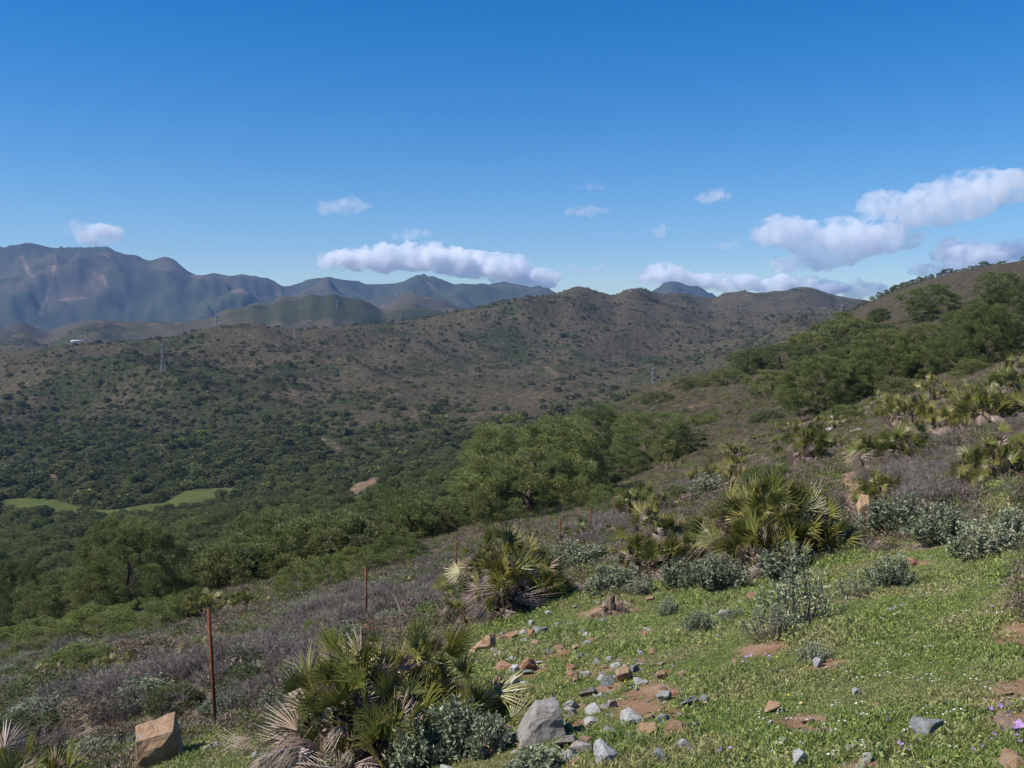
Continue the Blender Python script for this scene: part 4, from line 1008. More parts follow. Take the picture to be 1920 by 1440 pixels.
# stones
def rock_mesh(name, seed, mat, sub=3, cuts=9, rough=.05, elong=(1, 1, 1), box=0):
    """angular stone: hull of a few points, worn edges, uneven faces"""
    import bmesh
    g = np.random.default_rng(seed); bm = bmesh.new()
    if box:
        for a in (-1, 1):
            for b in (-1, 1):
                for c in (-1, 1):
                    tp = 1 - box * (c > 0)
                    bm.verts.new(np.array([a * .5 * tp, b * .5 * tp, c * .5]) * np.array(elong) + g.normal(size=3) * .07)
    for k in range(cuts + (0 if box else 6)):
        d = unit(g.normal(size=3)); d = d / max(abs(d)) ** .55 * g.uniform(.36, .5)
        bm.verts.new(d * np.array(elong))
    hull = bmesh.ops.convex_hull(bm, input=bm.verts[:])
    bmesh.ops.delete(bm, geom=[v for v in bm.verts if not v.link_faces], context='VERTS')
    bmesh.ops.dissolve_limit(bm, angle_limit=.30, verts=bm.verts[:], edges=bm.edges[:])
    if sub > 1:
        bmesh.ops.bevel(bm, geom=bm.edges[:] , offset=.022, segments=2, affect='EDGES', profile=.6)
        bmesh.ops.triangulate(bm, faces=bm.faces[:])
        bmesh.ops.subdivide_edges(bm, edges=[e for e in bm.edges if e.calc_length() > .10], cuts=2, use_grid_fill=True)
        bmesh.ops.triangulate(bm, faces=bm.faces[:])
        bmesh.ops.subdivide_edges(bm, edges=[e for e in bm.edges if e.calc_length() > .09], cuts=1, use_grid_fill=True)
    bmesh.ops.triangulate(bm, faces=bm.faces[:])
    V = np.array([v.co[:] for v in bm.verts])
    V += unit(V) * (fbm(V[:, 0] * 4 + seed, V[:, 1] * 4 + V[:, 2] * 3.3, 4, seed)[:, None]) * rough
    V = V / (V.max(0) - V.min(0)).max(); V[:, 2] -= V[:, 2].min()
    for v, c in zip(bm.verts, V): v.co = c
    me = bpy.data.meshes.new(name); bm.to_mesh(me); bm.free(); me.materials.append(mat)
    return me
ROCKM = {}
for nm, mat in (('grey', M_RK_GREY), ('orange', M_RK_ORANGE), ('white', M_RK_WHITE), ('blue', M_RK_BLUE), ('red', M_RK_RED)):
    ROCKM[nm] = [rock_mesh('stone', 900 + 10 * i + len(nm), mat, 3, 5 + 2 * i) for i in range(4)]
def stone(px, py, wpx, hpx, kind, label, me=None, rotz=None, tilt=0, depth=1.0, name='stone', group='stones on the green slope', cat='stone', sink=.24):
    x, y, z = hit(px, py); W = wpx / F * y * 1.05; Hh = hpx / F * y * 1.25
    me = me or random.choice(ROCKM[kind])
    dx, dy, dz = [max(v.co[i] for v in me.vertices) - min(v.co[i] for v in me.vertices) for i in range(3)]
    rz = random.uniform(-.4, .4) if rotz is None else rotz
    o = add(name, me, None, (x, y + W * depth * .35, z - Hh * sink), (tilt, random.uniform(-.12, .12), rz), (W / dx, W * depth / dy, Hh / dz)); tag(o, label, cat, group); return o
BIG1 = rock_mesh('boulder', 953, M_RK_ORANGE, 4, 3, .05, (1, .9, .8), .14); BIG2 = rock_mesh('boulder', 968, M_RK_GREY, 4, 9, .05, (1, .9, .8), .55)
stone(286, 1442, 92, 66, 'orange', 'squarish orange and grey boulder at the lower left beside the wired post', BIG1, .35, 0.1, 1.1, 'boulder', 'boulders', 'boulder', .08)
stone(1016, 1396, 92, 68, 'grey', 'biggest grey boulder with a brown lower face in front of the nearest palm', BIG2, .2, 0, .9, 'boulder', 'boulders', 'boulder', .1)
for px, py, wp, hp, kd, lab in [
    (1064,1402,46,30,'grey','flat grey stone touching the right foot of the biggest boulder'),
    (1097,1420,48,24,'grey','long pale slab right of the biggest boulder, under the flat grey stone'),
    (1070,1428,30,22,'white','small pale stone tucked below the long slab'),
    (1136,1446,48,52,'white','upright whitish stone cut by the bottom edge, right of the long slab'),
    (920,1420,40,42,'orange','orange stone half hidden by sage left of the biggest boulder'),
    (905,1226,50,36,'orange','rounded tan stone at the upper right of the nearest palm'),
    (1018,1196,34,18,'blue','flat grey blue stone uphill of the orange soil patch'),
    (998,1202,20,22,'red','reddish stone beside the flat grey blue one'),
    (1002,1214,18,12,'orange','small tan stone below the reddish pair'),
    (962,1204,22,14,'red','red stone right of the rounded tan stone'),
    (990,1262,30,26,'red','squarish orange red stone between the boulder and the rounded tan stone'),
    (1090,1240,20,18,'blue','small bluish stone alone in the stony patch'),
    (1060,1232,28,10,'red','flat red sliver in the stony patch'),
    (948,1262,34,16,'red','low red stone left of the squarish red one'),
    (937,1290,26,16,'red','red stone next to the dead fronds'),
    (965,1285,20,16,'white','pale stone left of the tall pinkish stone'),
    (1080,1282,16,20,'orange','small upright tan stone above the biggest boulder'),
    (1102,1306,36,20,'grey','tan grey stone right above the biggest boulder'),
    (1172,1280,34,28,'orange','cracked tan stone pair in the middle of the slope'),
    (1194,1264,18,16,'blue','blue grey stone leaning on the cracked tan pair'),
    (1200,1284,26,12,'white','white flat stone under the cracked tan pair'),
    (1241,1276,22,18,'orange','small tan block right of the cracked pair'),
    (1225,1228,18,12,'orange','tiny orange stone above the small tan block'),
    (1290,1326,34,24,'blue','blue grey stone lying left of a smaller twin'),
    (1322,1320,18,12,'blue','smaller twin right of the blue grey stone'),
    (1185,1366,42,30,'white','whitish blue stone right of the biggest boulder'),
    (1245,1364,24,26,'blue','dark blue stone right of the whitish blue one'),
    (1216,1394,38,34,'orange','pinkish stone below the whitish blue one'),
    (1284,1412,24,26,'white','small white stone near the bottom edge, middle'),
    (1350,1420,20,24,'grey','small brown grey stone at the bottom edge, right of the white one'),
    (1070,1345,24,18,'grey','grey stone behind the shoulder of the biggest boulder'),
    (1110,1362,26,12,'white','pale sliver between the boulder and the whitish blue stone'),
    (1150,1330,20,16,'grey','grey pebble above the whitish blue stone'),
    (1365,1163,30,18,'grey','lone grey stone on the grass left of the twiggy sage'),
    (1342,1164,18,8,'white','flat pale stone next to the lone grey stone'),
    (1221,1128,20,9,'orange','flat tan stone on the grass below the brushy palm'),
    (1258,1116,12,12,'orange','small tan stone at the foot of the sage below the brushy palm'),
    (1380,1122,16,9,'red','red stone between the sage bushes'),
    (1412,1124,22,12,'red','bigger red stone between the sage bushes'),
    (1028,1155,14,9,'white','white pebble below the second palm'),
    (1094,1184,18,7,'white','flat white flake on the grass'),
    (1066,1176,18,6,'white','flat white flake left of its twin on the grass'),
    (1140,1198,22,8,'orange','low tan stone in the grass, upper middle'),
    (1350,1198,18,7,'white','pale stone under the low grey sage'),
    (1450,1340,30,22,'orange','tan stone alone on the grass at lower middle right'),
    (1535,1252,18,18,'white','white stone below the twiggy sage'),
    (1380,1247,14,10,'orange','tiny orange stone left of the purple flowers'),
    (1609,1305,16,12,'white','small white pebble on lush grass'),
    (1760,1388,66,32,'blue','rounded stone, blue on the left and brown on the right, at lower right'),
    (1905,1378,70,26,'orange','long tan slab cut by the right edge'),
    (1910,1450,60,34,'orange','brown stone in the bottom right corner'),
    (1503,1436,28,26,'white','pale stone at the bottom edge, right part'),
    (1600,1414,24,16,'grey','pinkish stone near the bottom edge right of the pale one'),
    (1630,1432,28,14,'grey','flat grey stone at the bottom edge right of the pinkish one'),
    (1460,1425,34,10,'grey','flat grey flake at the bottom edge left of the pale stone'),
    (1516,1358,26,10,'orange','small flat stone above the pale one in bare earth'),
    (1885,1306,30,10,'orange','flat tan stone in the bare earth by the right edge'),
    (1880,1260,16,8,'orange','pebble in the bare earth by the right edge'),
    (1714,1062,18,18,'red','red stone on the grass below the sage row'),
    (1900,935,12,12,'white','pale stone high on the right slope'),
    (1850,955,10,10,'red','reddish stone beside the pale one, high on the right slope'),
    (390,1408,32,20,'grey','pale rounded stone right of the orange boulder'),
    (440,1410,18,10,'orange','tan stone right of the pale rounded stone'),
    (478,1425,14,14,'white','small white stone left of the dead fronds'),
    (450,1345,16,14,'orange','orange stone behind the grass edge near the wired post'),
    (505,1222,34,12,'red','flat orange rock showing through the grey brush'),
    (1628,990,30,66,'orange','pale standing stone beside the path'),
    (1620,955,10,26,'white','thin white upright stone on top of the path bank'),
    (1555,816,30,14,'grey','grey rocks at the top of the path'),
    (1610,812,24,8,'grey','grey ledge right of the top of the path'),
    (1800,872,34,22,'grey','grey outcrop left of the right hand palm'),
    (1795,938,18,16,'white','pale stone under the right hand palm'),
    (1333,1008,26,16,'white','pale stones at the left of the biggest palm')]:
    stone(px, py, wp, hp, kd, lab, depth=random.uniform(.8, 1.1))
_c = 0
x0, y0 = STONY.min(0); x1, y1 = STONY.max(0)
while _c < 120:
    x, y = random.uniform(x0, x1), random.uniform(y0, y1)
    if not in_poly(STONY, np.array([x]), np.array([y]))[0] and random.random() < .8: continue
    kd = random.choice(['white', 'grey', 'orange', 'red', 'blue', 'white', 'orange', 'white']); me = random.choice(ROCKM[kd]); w0 = random.uniform(.03, .095) * (1 + y * .02)
    o = add('stone', me, None, (x, y, float(H(x, y)) - w0 * .12), (random.uniform(-.3, .3), random.uniform(-.3, .3), random.uniform(0, 6.28)), (w0, w0, w0 * random.uniform(.5, .9)))
    tag(o, 'small loose ' + {'white': 'whitish', 'blue': 'bluish', 'orange': 'tan', 'red': 'reddish', 'grey': 'grey'}[kd] + ' stone in the stony grass around the biggest boulder', 'stone', 'small loose stones'); _c += 1
PEB = [rock_mesh('pebble', 970 + i, m_, 1, 5, .02) for i, m_ in enumerate([M_RK_GREY, M_RK_ORANGE, M_RK_WHITE, M_RK_RED, M_RK_BLUE])]
N4 = 12000; th = rng.uniform(-R(34), R(38), N4); d_ = np.exp(rng.uniform(math.log(2.6), math.log(40), N4)); X = d_ * np.sin(th); Yv = d_ * np.cos(th)
gm, sm = cover_near(X, Yv); keep = (rng.random(N4) < .06 + .7 * np.clip(sm * 1.3 - .15, 0, 1) + np.where(in_poly(STONY, X, Yv), .28, 0)) ; X, Yv, d_ = X[keep], Yv[keep], d_[keep]; n = len(X)
s_ = np.exp(rng.normal(size=n) * .6) * .022 * (1 + .9 * sstep(6, 20, d_)) * np.where(in_poly(STONY, X, Yv), 1.35, .85)
scatter('pebbles', PEB, np.stack([X, Yv, H(X, Yv) - s_ * .15], 1), np.stack([rng.normal(size=n) * .3, rng.normal(size=n) * .3, rng.uniform(0, 6.28, n)], 1), np.stack([s_, s_, s_ * .65], 1), rng.integers(0, 5, n), 'loose pebbles and gravel in the bare patches')

# ------------------------------------------------------------------ dwarf palms
def frond_mesh(name, seed, mat, nseg=17, pet=.5, fan=.42, arc=2.5, droop=.15, w=.017, fold=.25):
    """fan leaf: thin petiole along +X, then folded blades spreading from its end; tip of blades free"""
    g = np.random.default_rng(seed); V = []; Fc = []; T = []
    pv, pf = tube([(0, 0, 0), (pet * .5, 0, .02), (pet, 0, 0)], [.007, .005, .004], 3)
    V += list(pv); Fc += [tuple(f) for f in pf]; T += [.25] * len(pv)
    base_t = g.uniform(.3, .6); bend = g.uniform(-.9, .35) if droop < .5 else g.uniform(.2, .8); cb, sb = math.cos(bend), math.sin(bend)
    for k in range(nseg):
        a = (k / (nseg - 1) - .5) * arc; ln = fan * (1 - .25 * abs(a) / (arc / 2)) * g.uniform(.88, 1.08)
        d = np.array([math.cos(a), math.sin(a), 0]); s = np.array([-math.sin(a), math.cos(a), 0])
        def P(t, lat, up): 
            z = -droop * (t ** 2) * ln * 2 * (1 + .3 * math.sin(k * 2.1)) + up
            q = d * ln * t + s * lat + np.array([0, 0, z])
            return np.array([pet + q[0] * cb + q[2] * sb, q[1], -q[0] * sb + q[2] * cb])
        i = len(V); tw = g.normal() * .12
        V += [P(.03, -w * .35, 0), P(.03, w * .35, 0), P(.45, -w * 1.0, 0), P(.45, 0, -w * fold * 2), P(.45, w * 1.0, 0), P(1.0, tw * .1, .0)]
        Fc += [(i, i + 3, i + 2, i + 2), (i, i + 1, i + 3, i + 3), (i + 1, i + 4, i + 3, i + 3), (i + 2, i + 3, i + 5, i + 5), (i + 3, i + 4, i + 5, i + 5)]
        c = np.clip(base_t + g.normal() * .12, 0, 1); T += [c, c, c, c, c, min(1, c + .35)]
    tri = []
    for f in Fc:
        if len(set(f)) == 3: tri.append((f[0], f[1], f[2]))
        else: tri += [(f[0], f[1], f[2]), (f[0], f[2], f[3])]
    T = np.array(T)
    return np.array(V), np.array(tri), T
FR = [frond_mesh('frond', 20 + i, None, 18, .46, .36, 2.7 + .16 * i, .05 + .04 * i, .0125) for i in range(7)]
FRD = [frond_mesh('dead_frond', 40 + i, None, 14, .22, .36, .95 + .22 * i, .45 + .12 * i, .0062, .9) for i in range(6)]
FR_ME = [mesh_np('frond', v, f, M_PALM, False, np.repeat(t[:, None], 3, 1)) for v, f, t in FR]
FRB_ME = [mesh_np('brown_frond', v, f, M_PALMDEAD, False, np.repeat(t[:, None], 3, 1)) for v, f, t in FR]
FRD_ME = [mesh_np('dead_frond', v, f, M_PALMDEAD, False, np.repeat(t[:, None], 3, 1)) for v, f, t in FRD]
def frond_set(g, n, ndead, rx, height, stems, upright):
    """transforms of the fronds of one palm: several short stems each with a tuft"""
    out = []
    st = []
    for s in range(stems):
        a = g.uniform(0, 6.28); rr = g.uniform(.0, 1) ** .5 * rx
        st.append((math.cos(a) * rr, math.sin(a) * rr * .8, height * (.04 + .56 * g.random() ** .8 * (1 - .75 * (rr / rx) ** 2))))
    for k in range(n + ndead):
        dead = k >= n; sx, sy, sz = st[k % stems]
        outa = math.atan2(sy, sx)
        a = g.uniform(0, 6.28) if g.random() < .55 else outa + g.normal() * .7
        el = g.uniform(-.05, 1.45) if not dead else (g.uniform(-.8, .5) if g.random() < .6 else g.uniform(.2, 1.3))
        if not dead: el = min(1.5, el * upright + .1)
        sc = height * g.uniform(.34, .66) * (1.0 if not dead else .95)
        if dead: sz = max(.08, sz * g.uniform(.5, 1.1))
        out.append((dead, (sx, sy, sz if not dead else sz), (g.uniform(-1.7, 1.7), -el, a), sc))
    return out, st
def palm(px, py, wpx, hpx, label, nf, nd, parts=True, stems=5, upright=1.0, seed=1, Y=None, dead_side=None, fs_scale=1.0):
    if Y: x, y, z = ground(px, Y)
    else: x, y, z = hit(px, py)
    g = np.random.default_rng(seed); W = wpx / F * y; Hh = hpx / F * y
    r = bpy.data.objects.new('dwarf_palm', None); COL.objects.link(r); r.location = (x, y, z); r.empty_display_size = .3
    tag(r, label, 'palm', 'dwarf palms on the slope')
    rx = max(.28 * W, W * .5 - .26 * Hh)
    fs, st = frond_set(g, nf, nd, rx, Hh, stems, upright); fs = [(d, p, e, s * fs_scale) for d, p, e, s in fs]
    sv, sf = join([tube([(a, b, -.05), (a, b, max(c, .05))], [.05 * Hh + .01, .035 * Hh + .01], 6) for a, b, c in st])
    add('stem', mesh_np('palm_stem', sv, sf, M_BARK, True), r)
    if dead_side is not None:
        fs = [(d, (p[0] + (dead_side[0] if d and g.random() < .6 else 0), p[1] + (dead_side[1] if d else 0), p[2] if not d else p[2] * .6), e, s) for d, p, e, s in fs]
    if parts:
        for dead, p, e, s in fs:
            me = FRD_ME[g.integers(len(FRD_ME))] if dead else FR_ME[g.integers(len(FR_ME))]
            if not dead and g.random() < .20: me = FRB_ME[g.integers(len(FRB_ME))]; dead = True; s = s * .85
            o = add('dead_frond' if dead else 'frond', me, r, p, e, s)
    else:
        for flag, srcs, mat, nm in ((False, FR, M_PALM, 'fronds'), (True, FRD, M_PALMDEAD, 'dead_fronds')):
            ps = []; TT = []
            for dead, p, e, s in fs:
                if dead != flag: continue
                v, f, t = srcs[g.integers(len(srcs))]
                Mx = np.array(Matrix.LocRotScale(Vector(p), Euler(e), Vector((s, s, s)))); ps.append((v @ Mx[:3, :3].T + Mx[:3, 3], f)); TT.append(np.clip(t + g.normal() * .12, 0, 1))
            if not ps: continue
            V, Fc = join(ps); o = add(nm, mesh_np(nm, V, Fc, mat, False, np.repeat(np.concatenate(TT)[:, None], 3, 1)), r); o['kind'] = 'stuff'
    return r
palm(720, 1410, 490, 270, 'nearest palm, yellow green fans over a skirt of dead grey fronds, at the bottom', 235, 220, True, 44, 1.0, 11, dead_side=(-.30, -.10), fs_scale=1.1)
palm(952, 1150, 240, 178, 'second palm, bushy, with tan dead leaves, between the near stones and the fence', 210, 160, True, 32, 1.15, 12)
palm(1228, 1070, 180, 135, 'upright brushy palm with many stiff grey blades, mid slope', 130, 110, True, 18, 1.4, 13)
palm(1445, 1068, 310, 205, 'biggest yellow green palm, right of the middle', 290, 190, True, 38, 1.0, 14)
palm(1880, 905, 190, 125, 'dark green palm cut by the right edge, above the sage row', 160, 80, True, 20, .95, 15)
palm(5, 0, 330, 300, 'palm fans poking in at the bottom left corner', 70, 24, True, 8, .9, 16, Y=6.0)
for i, (px, py, wp, hp, nf, nd, lab) in enumerate([
    (1215,975,120,58,60,12,'low yellow green palm behind the brushy palm, beside the rear posts'),
    (1355,915,95,52,40,16,'small palm with pale stones at its foot, above the brushy palm'),
    (1520,868,100,60,50,22,'palm left of the red path'),
    (1670,880,110,85,34,60,'ragged palm full of dead brown fronds, right of the path'),
    (1648,958,90,62,44,20,'palm between the standing stone and the path'),
    (1800,935,90,60,30,10,'low spreading palm at the left of the dark palm'),
    (1870,795,150,85,60,40,'large shaggy palm by the right edge, above the dark one'),
    (1780,820,110,60,40,34,'shaggy palm with pale dead leaves, upper right'),
    (1710,800,110,60,46,30,'bushy palm above the ragged brown one'),
    (1560,808,60,34,30,12,'small palm by the grey rocks at the top of the path'),
    (1480,812,50,22,24,6,'tiny palm in the purple scrub, left of the grey rocks'),
    (1445,840,60,26,26,8,'tiny palm on the scrub slope, below another tiny one'),
    (1375,865,50,32,26,10,'small palm at the head of the fence line'),
    (1640,775,60,36,30,14,'small palm below the hillside grove'),
    (1745,755,70,40,30,20,'palm in the scrub under the bare trunked pine'),
    (1810,770,90,45,36,26,'palm half way up the right slope, left of the shaggy one'),
    (1895,735,90,50,40,22,'highest palm near the right edge'),
    (400,1160,110,52,46,14,'palm right behind the top of the wired post'),
    (465,1150,80,42,36,12,'small palm next to the one behind the wired post'),
    (215,1272,95,48,34,16,'palm low in the grey brush on the left'),
    (370,1262,110,60,50,16,'dark green palm in the brush left of the wired post'),
    (100,1285,90,40,12,40,'withered brown palm at the left in the brush'),
    (1110,1020,90,36,30,16,'low palm at the foot of the rear fence posts'),
    (760,1120,60,28,18,8,'tiny palm in the grey brush between the second and third posts'),
    (1150,1165,60,60,2,26,'clump of dead brown fronds below the left sage bush'),
    (870,1165,110,75,26,24,'low palm tucked against the left side of the second palm'),
    (1265,880,50,22,16,8,'tiny palm on the slope above the central pines'),
    (1585,840,50,22,16,10,'tiny palm right beside the red path')]):
    palm(px, py, wp * 1.4, hp * 1.45, lab, int(nf * 2.2), int(nd * 3), False, 14, 1.05, 40 + i)

# ------------------------------------------------------------------ fence posts and wire
def post(px, Y, top, label, lean=(0, 0)):
    x, y, z = ground(px, Y); _, tz = pix_dir(px, top); h = tz * y - z
    s = .030; t = .005
    prof = [(0, 0), (s, 0), (s, t), (t, t), (t, s), (0, s)]
    V = []; Fc = []
    for zz in (-.15, h):
        V += [(a, b, zz) for a, b in prof]
    n = 6
    for i in range(n): Fc.append((i, (i + 1) % n, (i + 1) % n + n, i + n))
    Fc += [(6, 7, 8, 9), (6, 9, 10, 11), (3, 2, 1, 0), (5, 4, 3, 0)]
    me = mesh_np('fence_post', np.array(V), np.array(Fc), M_RUST)
    o = add('fence_post', me, None, (x, y, z), (lean[1], lean[0], .8)); tag(o, label, 'post', 'rusty fence posts'); return (x, y, z, h, lean)
PO = [post(393, 11.3, 1140, 'nearest rusty iron post, tall and leaning left, with a loose wire', (-.045, 0)),
      post(683, 17.0, 1064, 'second rusty post, tall, rising behind the nearest palm'),
      post(853, 20.5, 1018, 'third rusty post, short, left of the second palm', (.01, 0)),
      post(959, 23.5, 995, 'rusty post rising out of the top of the second palm', (-.02, 0)),
      post(1051, 26.5, 972, 'rusty post between the second palm and the rear posts'),
      post(1108, 29.5, 952, 'rusty post in front of the pines, left of the last visible pair', (.02, 0)),
      post(1152, 33.0, 931, 'rusty post right of the one in front of the pines'),
      post(1333, 58.0, 843, 'tiny far rusty post at the head of the fence line'),
      post(1343, 62.0, 848, 'tiny far rusty post right beside its neighbour up the slope')]
def wire(a, b, za, zb, sag, name, label):
    pts = []
    for k in range(15):
        t = k / 14; x = a[0] + (b[0] - a[0]) * t; y = a[1] + (b[1] - a[1]) * t
        z = (a[2] + za) * (1 - t) + (b[2] + zb) * t - sag * 4 * t * (1 - t); pts.append((x, y, z))
    v, f = tube(pts, [.0022] * 15, 4); o = add(name, mesh_np(name, v, f, M_WIRE)); tag(o, label, 'wire', 'fence wires'); return o
x0, y0, z0, h0, _ = PO[0]
wl = ground(270, 11.8)
wire(PO[0], wl, .80, .30, .05, 'loose_wire', 'thin loose wire sagging left from the nearest post into the brush')
wire(PO[0], PO[1], .62, .55, .22, 'fence_wire', 'slack wire running from the nearest post to the second one')

# dead branch sticks in the brush
def stick(pts, r, label):
    P = []
    for px, py, Y in pts:
        tx, tz = pix_dir(px, py); P.append((float(tx) * Y, Y, float(tz) * Y))
    v, f = tube(P, [r * (1 - .6 * i / (len(P) - 1)) for i in range(len(P))], 5)
    base = np.array(P[0]); o = add('dead_branch', mesh_np('dead_branch', v - base, f, M_TWIG, True, np.full((len(v), 3), .8)), None, tuple(base)); tag(o, label, 'branch', 'dead branches'); return o
stick([(752,1146,15.5),(740,1118,15.6),(727,1106,15.6)], .014, 'forked dark dead stem standing above the grey brush')
stick([(810,1155,15.0),(765,1150,14.8),(750,1130,14.8),(748,1120,14.8)], .010, 'curved bare branch arching over the grey brush')
stick([(850,1066,24),(826,1058,24),(812,1050,24)], .012, 'pale straight dead stick below the third post')

# ------------------------------------------------------------------ pylons and the house across the valley
def pylon(px, Y, base, top, label, arms=3):
    x, y, z = ground(px, Y)
    _, tzb = pix_dir(px, base); _, tzt = pix_dir(px, top); h = max(12, tzt * y - z)
    r = bpy.data.objects.new('pylon', None); COL.objects.link(r); r.location = (x, y, z - .5); r.rotation_euler = (0, 0, .5)
    bw = h * .085; tw = h * .018; t = max(.11, h * .0048); P = []
    lv = [0, .16, .31, .45, .58, .70, .80, .90, 1.0]
    def wd(f): return bw + (tw - bw) * min(1, f / .72) if f < .72 else tw
    for sx, sy in ((1, 1), (-1, 1), (-1, -1), (1, -1)):
        P.append(tube([(sx * wd(f), sy * wd(f), f * h) for f in lv], [t] * len(lv), 4))
    add('leg', mesh_np('leg', *join(P), M_STEEL), r)
    B = []
    cr = ((1, 1), (-1, 1), (-1, -1), (1, -1))
    for i in range(len(lv) - 1):
        for k in range(4):
            a = cr[k]; b = cr[(k + 1) % 4]; w0, w1 = wd(lv[i]), wd(lv[i + 1])
            B.append(tube([(a[0] * w0, a[1] * w0, lv[i] * h), (b[0] * w1, b[1] * w1, lv[i + 1] * h)], [t * .6] * 2, 3))
            B.append(tube([(b[0] * w0, b[1] * w0, lv[i] * h), (a[0] * w1, a[1] * w1, lv[i + 1] * h)], [t * .6] * 2, 3))
    add('bracing', mesh_np('bracing', *join(B), M_STEEL), r)
    for k in range(arms):
        zz = h * (.72 + .11 * k); al = h * (.13 if k != 1 else .17); A = []
        for s in (-1, 1):
            A.append(tube([(0, 0, zz), (s * al, 0, zz + .2)], [t, t * .6], 4)); A.append(tube([(0, 0, zz + h * .05), (s * al, 0, zz + .2)], [t * .7] * 2, 3))
            A.append(tube([(s * al, 0, zz), (s * al, 0, zz - h * .035)], [t * .6] * 2, 4))
        add('crossarm', mesh_np('crossarm', *join(A), M_STEEL), r)
    tag(r, label, 'pylon', 'electricity pylons'); return r
def depth_at(px, py): return hit(px, py, 440)[1]
pylon(306, depth_at(306, 698), 698, 644, 'nearest looking steel pylon on the left hillside')
pylon(554, depth_at(554, 640), 640, 605, 'pylon on the round hilltop left of centre')
pylon(1225, 520, 716, 687, 'white pylon low in the valley, behind the crest of the right slope')
pylon(1577, depth_at(1577, 640) if False else 330, 615, 568, 'pylon rising above the pines on the right crest')
pylon(407, 1400, 612, 585, 'pylon half hidden behind the left hilltop')
for px, base, top, lab in [(399,588,572,'tiny pylon on the ridge track, left'),(633,582,562,'tiny pale pylon on the middle ridge'),(752,597,585,'tiny pylon at the foot of the far mountain'),(24,640,618,'tiny pylon at the far left')]:
    h_ = hit(px, base, 1500); pylon(px, h_[1], base, top, lab, 2)

def house():
    x, y, z = hit(146, 642, 700); W = 26 / F * y; r = bpy.data.objects.new('white_house', None); COL.objects.link(r); r.location = (x, y, z - .5); r.rotation_euler = (0, 0, .06)
    def box(x0, x1, y0, y1, z0, z1):
        v = np.array([(a, b, c) for c in (z0, z1) for a, b in ((x0, y0), (x1, y0), (x1, y1), (x0, y1))], float)
        return v, np.array([(0, 3, 2, 1), (4, 5, 6, 7), (0, 1, 5, 4), (1, 2, 6, 5), (2, 3, 7, 6), (3, 0, 4, 7)])
    add('wall', mesh_np('wall', *box(-W * .5, W * .5, 0, 6, 0, 3.6), M_WALL), r)
    rv = np.array([(-W*.52,-.4,3.61),(W*.52,-.4,3.61),(W*.52,6.4,3.61),(-W*.52,6.4,3.61),(-W*.52,3,4.5),(W*.52,3,4.5)]); rf = np.array([(0,1,5,4),(2,3,4,5),(0,3,2,1),(1,2,5,5),(3,0,4,4)])
    tri = [];
    for f in rf: tri += [(f[0], f[1], f[2])] + ([(f[0], f[2], f[3])] if f[2] != f[3] else [])
    add('roof', mesh_np('roof', rv, np.array(tri), M_WALL), r)
    add('door', mesh_np('door', *box(-.6, .6, -.06, -.01, .3, 2.6), M_DARK), r)
    for k in (-.36, -.2, .2, .36): add('window', mesh_np('window', *box(W*k-.6, W*k+.6, -.06, -.01, 1.5, 2.7), M_DARK), r)
    tag(r, 'long low white farmhouse on the left ridge', 'house')
house()

# ------------------------------------------------------------------ clouds: real volumes of fine droplets, beyond the mountains
def cloud_mat(name, dens):
    m, nt, N, L = nodes(name); pv = N('ShaderNodeVolumePrincipled'); pv.inputs['Color'].default_value = (1, 1, 1, 1)
    tc = N('ShaderNodeTexCoord'); nn_ = tex_noise(nt, .0048, 7, .68, tc.outputs['Object'])
    mr = N('ShaderNodeMapRange'); L(nn_, mr.inputs['Value']); mr.inputs['From Min'].default_value = .40; mr.inputs['From Max'].default_value = .63
    mr.inputs['To Min'].default_value = 0.0; mr.inputs['To Max'].default_value = dens * 1.35; mr.interpolation_type = 'SMOOTHSTEP'
    L(mr.outputs[0], pv.inputs['Density'])
    pv.inputs['Anisotropy'].default_value = .1
    o = N('ShaderNodeOutputMaterial'); L(pv.outputs[0], o.inputs['Volume']); return m
CT = bpy.data.textures.new('billow', 'CLOUDS'); CT.noise_scale = 260; CT.noise_depth = 4
CT2 = bpy.data.textures.new('billow_fine', 'CLOUDS'); CT2.noise_scale = 70; CT2.noise_depth = 2
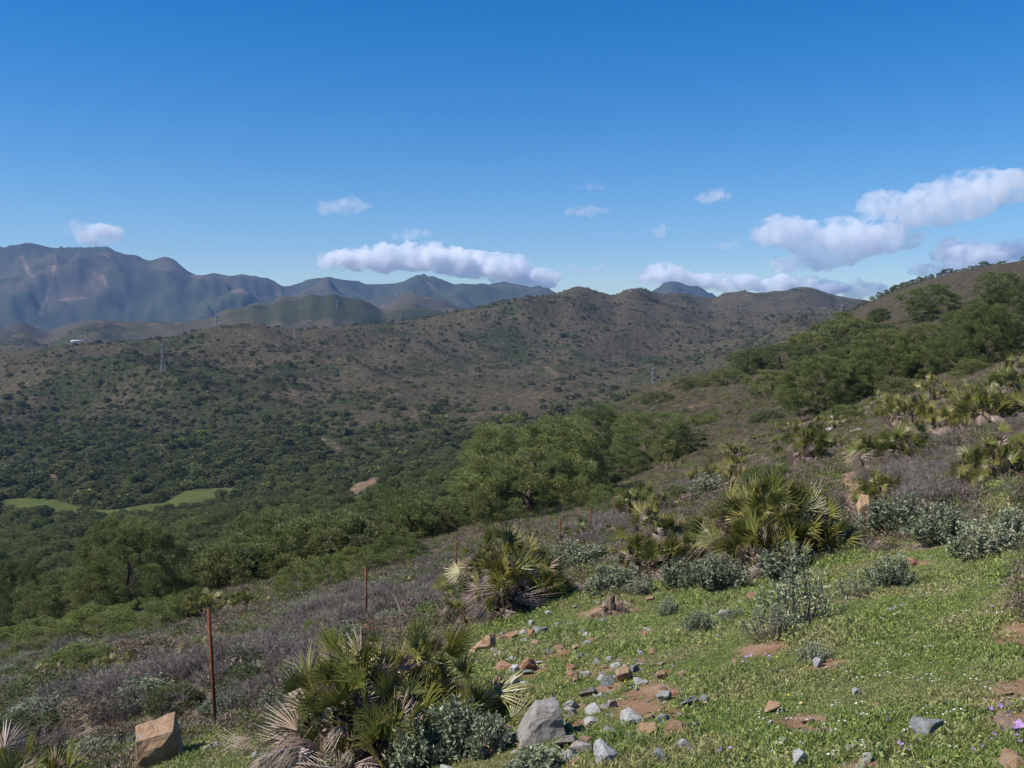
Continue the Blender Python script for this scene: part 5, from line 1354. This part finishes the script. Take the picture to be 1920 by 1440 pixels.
def cloud(blobs, label, dens=.010, D=13000, seed=0, vox=20, disp=170):
    import bmesh
    g = np.random.default_rng(seed); bm = bmesh.new(); s = D / F
    px0 = sum(b[0] for b in blobs) / len(blobs); py0 = sum(b[1] for b in blobs) / len(blobs)
    tx0, tz0 = pix_dir(px0, py0); o0 = Vector((float(tx0) * D, D, float(tz0) * D))
    for (px, py, rx, ry) in blobs:
        n = max(3, int(rx * 2.2 / max(ry, 5)) * 3)
        for k in range(n):
            a = g.uniform(-1, 1); fz = math.sqrt(max(0, 1 - a * a))
            qx = px + a * rx * .85; qy = py - g.uniform(-.35, .9) * ry * .5 * fz; rr = ry * s * g.uniform(.65, 1.15) * (.5 + .5 * fz)
            tx, tz = pix_dir(qx, qy); dep = D + g.uniform(-1, 1) * ry * s * .7
            c = Vector((float(tx) * D, dep, float(tz) * D)) - o0
            bmesh.ops.create_icosphere(bm, subdivisions=2, radius=rr, matrix=Matrix.Translation(c) @ Matrix.Diagonal((1.2, 1.2, .8, 1)))
    me = bpy.data.meshes.new('cloud'); bm.to_mesh(me); bm.free(); me.materials.append(cloud_mat('cloud_vapour', dens))
    o = add('cloud', me, None, tuple(o0))
    md = o.modifiers.new('merge', 'REMESH'); md.mode = 'VOXEL'; md.voxel_size = vox
    for tx_, st in ((CT, disp), (CT2, disp * .4)):
        d = o.modifiers.new('billow', 'DISPLACE'); d.texture = tx_; d.strength = st; d.texture_coords = 'GLOBAL'; d.mid_level = .55
    tag(o, label, 'cloud', 'fair weather clouds'); return o
cloud([(178,440,48,26)], 'small puffy white cloud above the left mountain', .006, seed=1)
cloud([(680,490,85,26),(790,488,110,32),(900,502,100,30),(990,525,75,22),(620,482,30,14)], 'longest bright white cloud lying along the central mountains', .014, seed=2)
cloud([(1475,440,62,34),(1570,450,110,46),(1660,450,70,34),(1470,495,44,20),(1540,490,70,22)], 'large white cloud right of centre, above the bare ridge', .006, seed=3)
cloud([(1650,385,60,26),(1700,405,80,34),(1770,385,90,44),(1840,355,90,40),(1910,350,50,36)], 'long cloud rising to the upper right edge', .0040, seed=4)
cloud([(1810,485,60,34),(1850,480,34,26),(1755,510,50,18)], 'cloud sitting behind the right skyline pines', .008, seed=5)
cloud([(1910,468,32,34)], 'bright cloud cut by the right edge above the skyline pines', .008, seed=6)
cloud([(1245,520,46,24),(1330,532,90,22),(1430,536,80,22),(1530,542,60,24)], 'low thin cloud bank behind the right ridges', .012, seed=7)
cloud([(1625,545,36,24)], 'faint cloud in the gap beside the right hillside', .006, seed=8)
cloud([(1342,372,32,15)], 'small separate cloud high right of centre', .0035, seed=9)
cloud([(1104,353,26,9)], 'thin small cloud highest near the centre', .003, seed=10)
cloud([(1100,397,44,14)], 'ragged small cloud under the highest thin one', .003, seed=11)
cloud([(1240,432,20,12)], 'tiny cloud between the ragged one and the large one', .003, seed=12)
cloud([(1360,462,32,11)], 'faint little cloud left of the large one', .0025, seed=13)
cloud([(640,387,56,18)], 'faint pinkish cloud floating left of centre', .0025, seed=14)
cloud([(775,442,46,13)], 'faint flat cloud just over the longest bright one', .0022, seed=15)
cloud([(1100,506,38,12)], 'small cloud at the right end of the longest one', .004, seed=16)
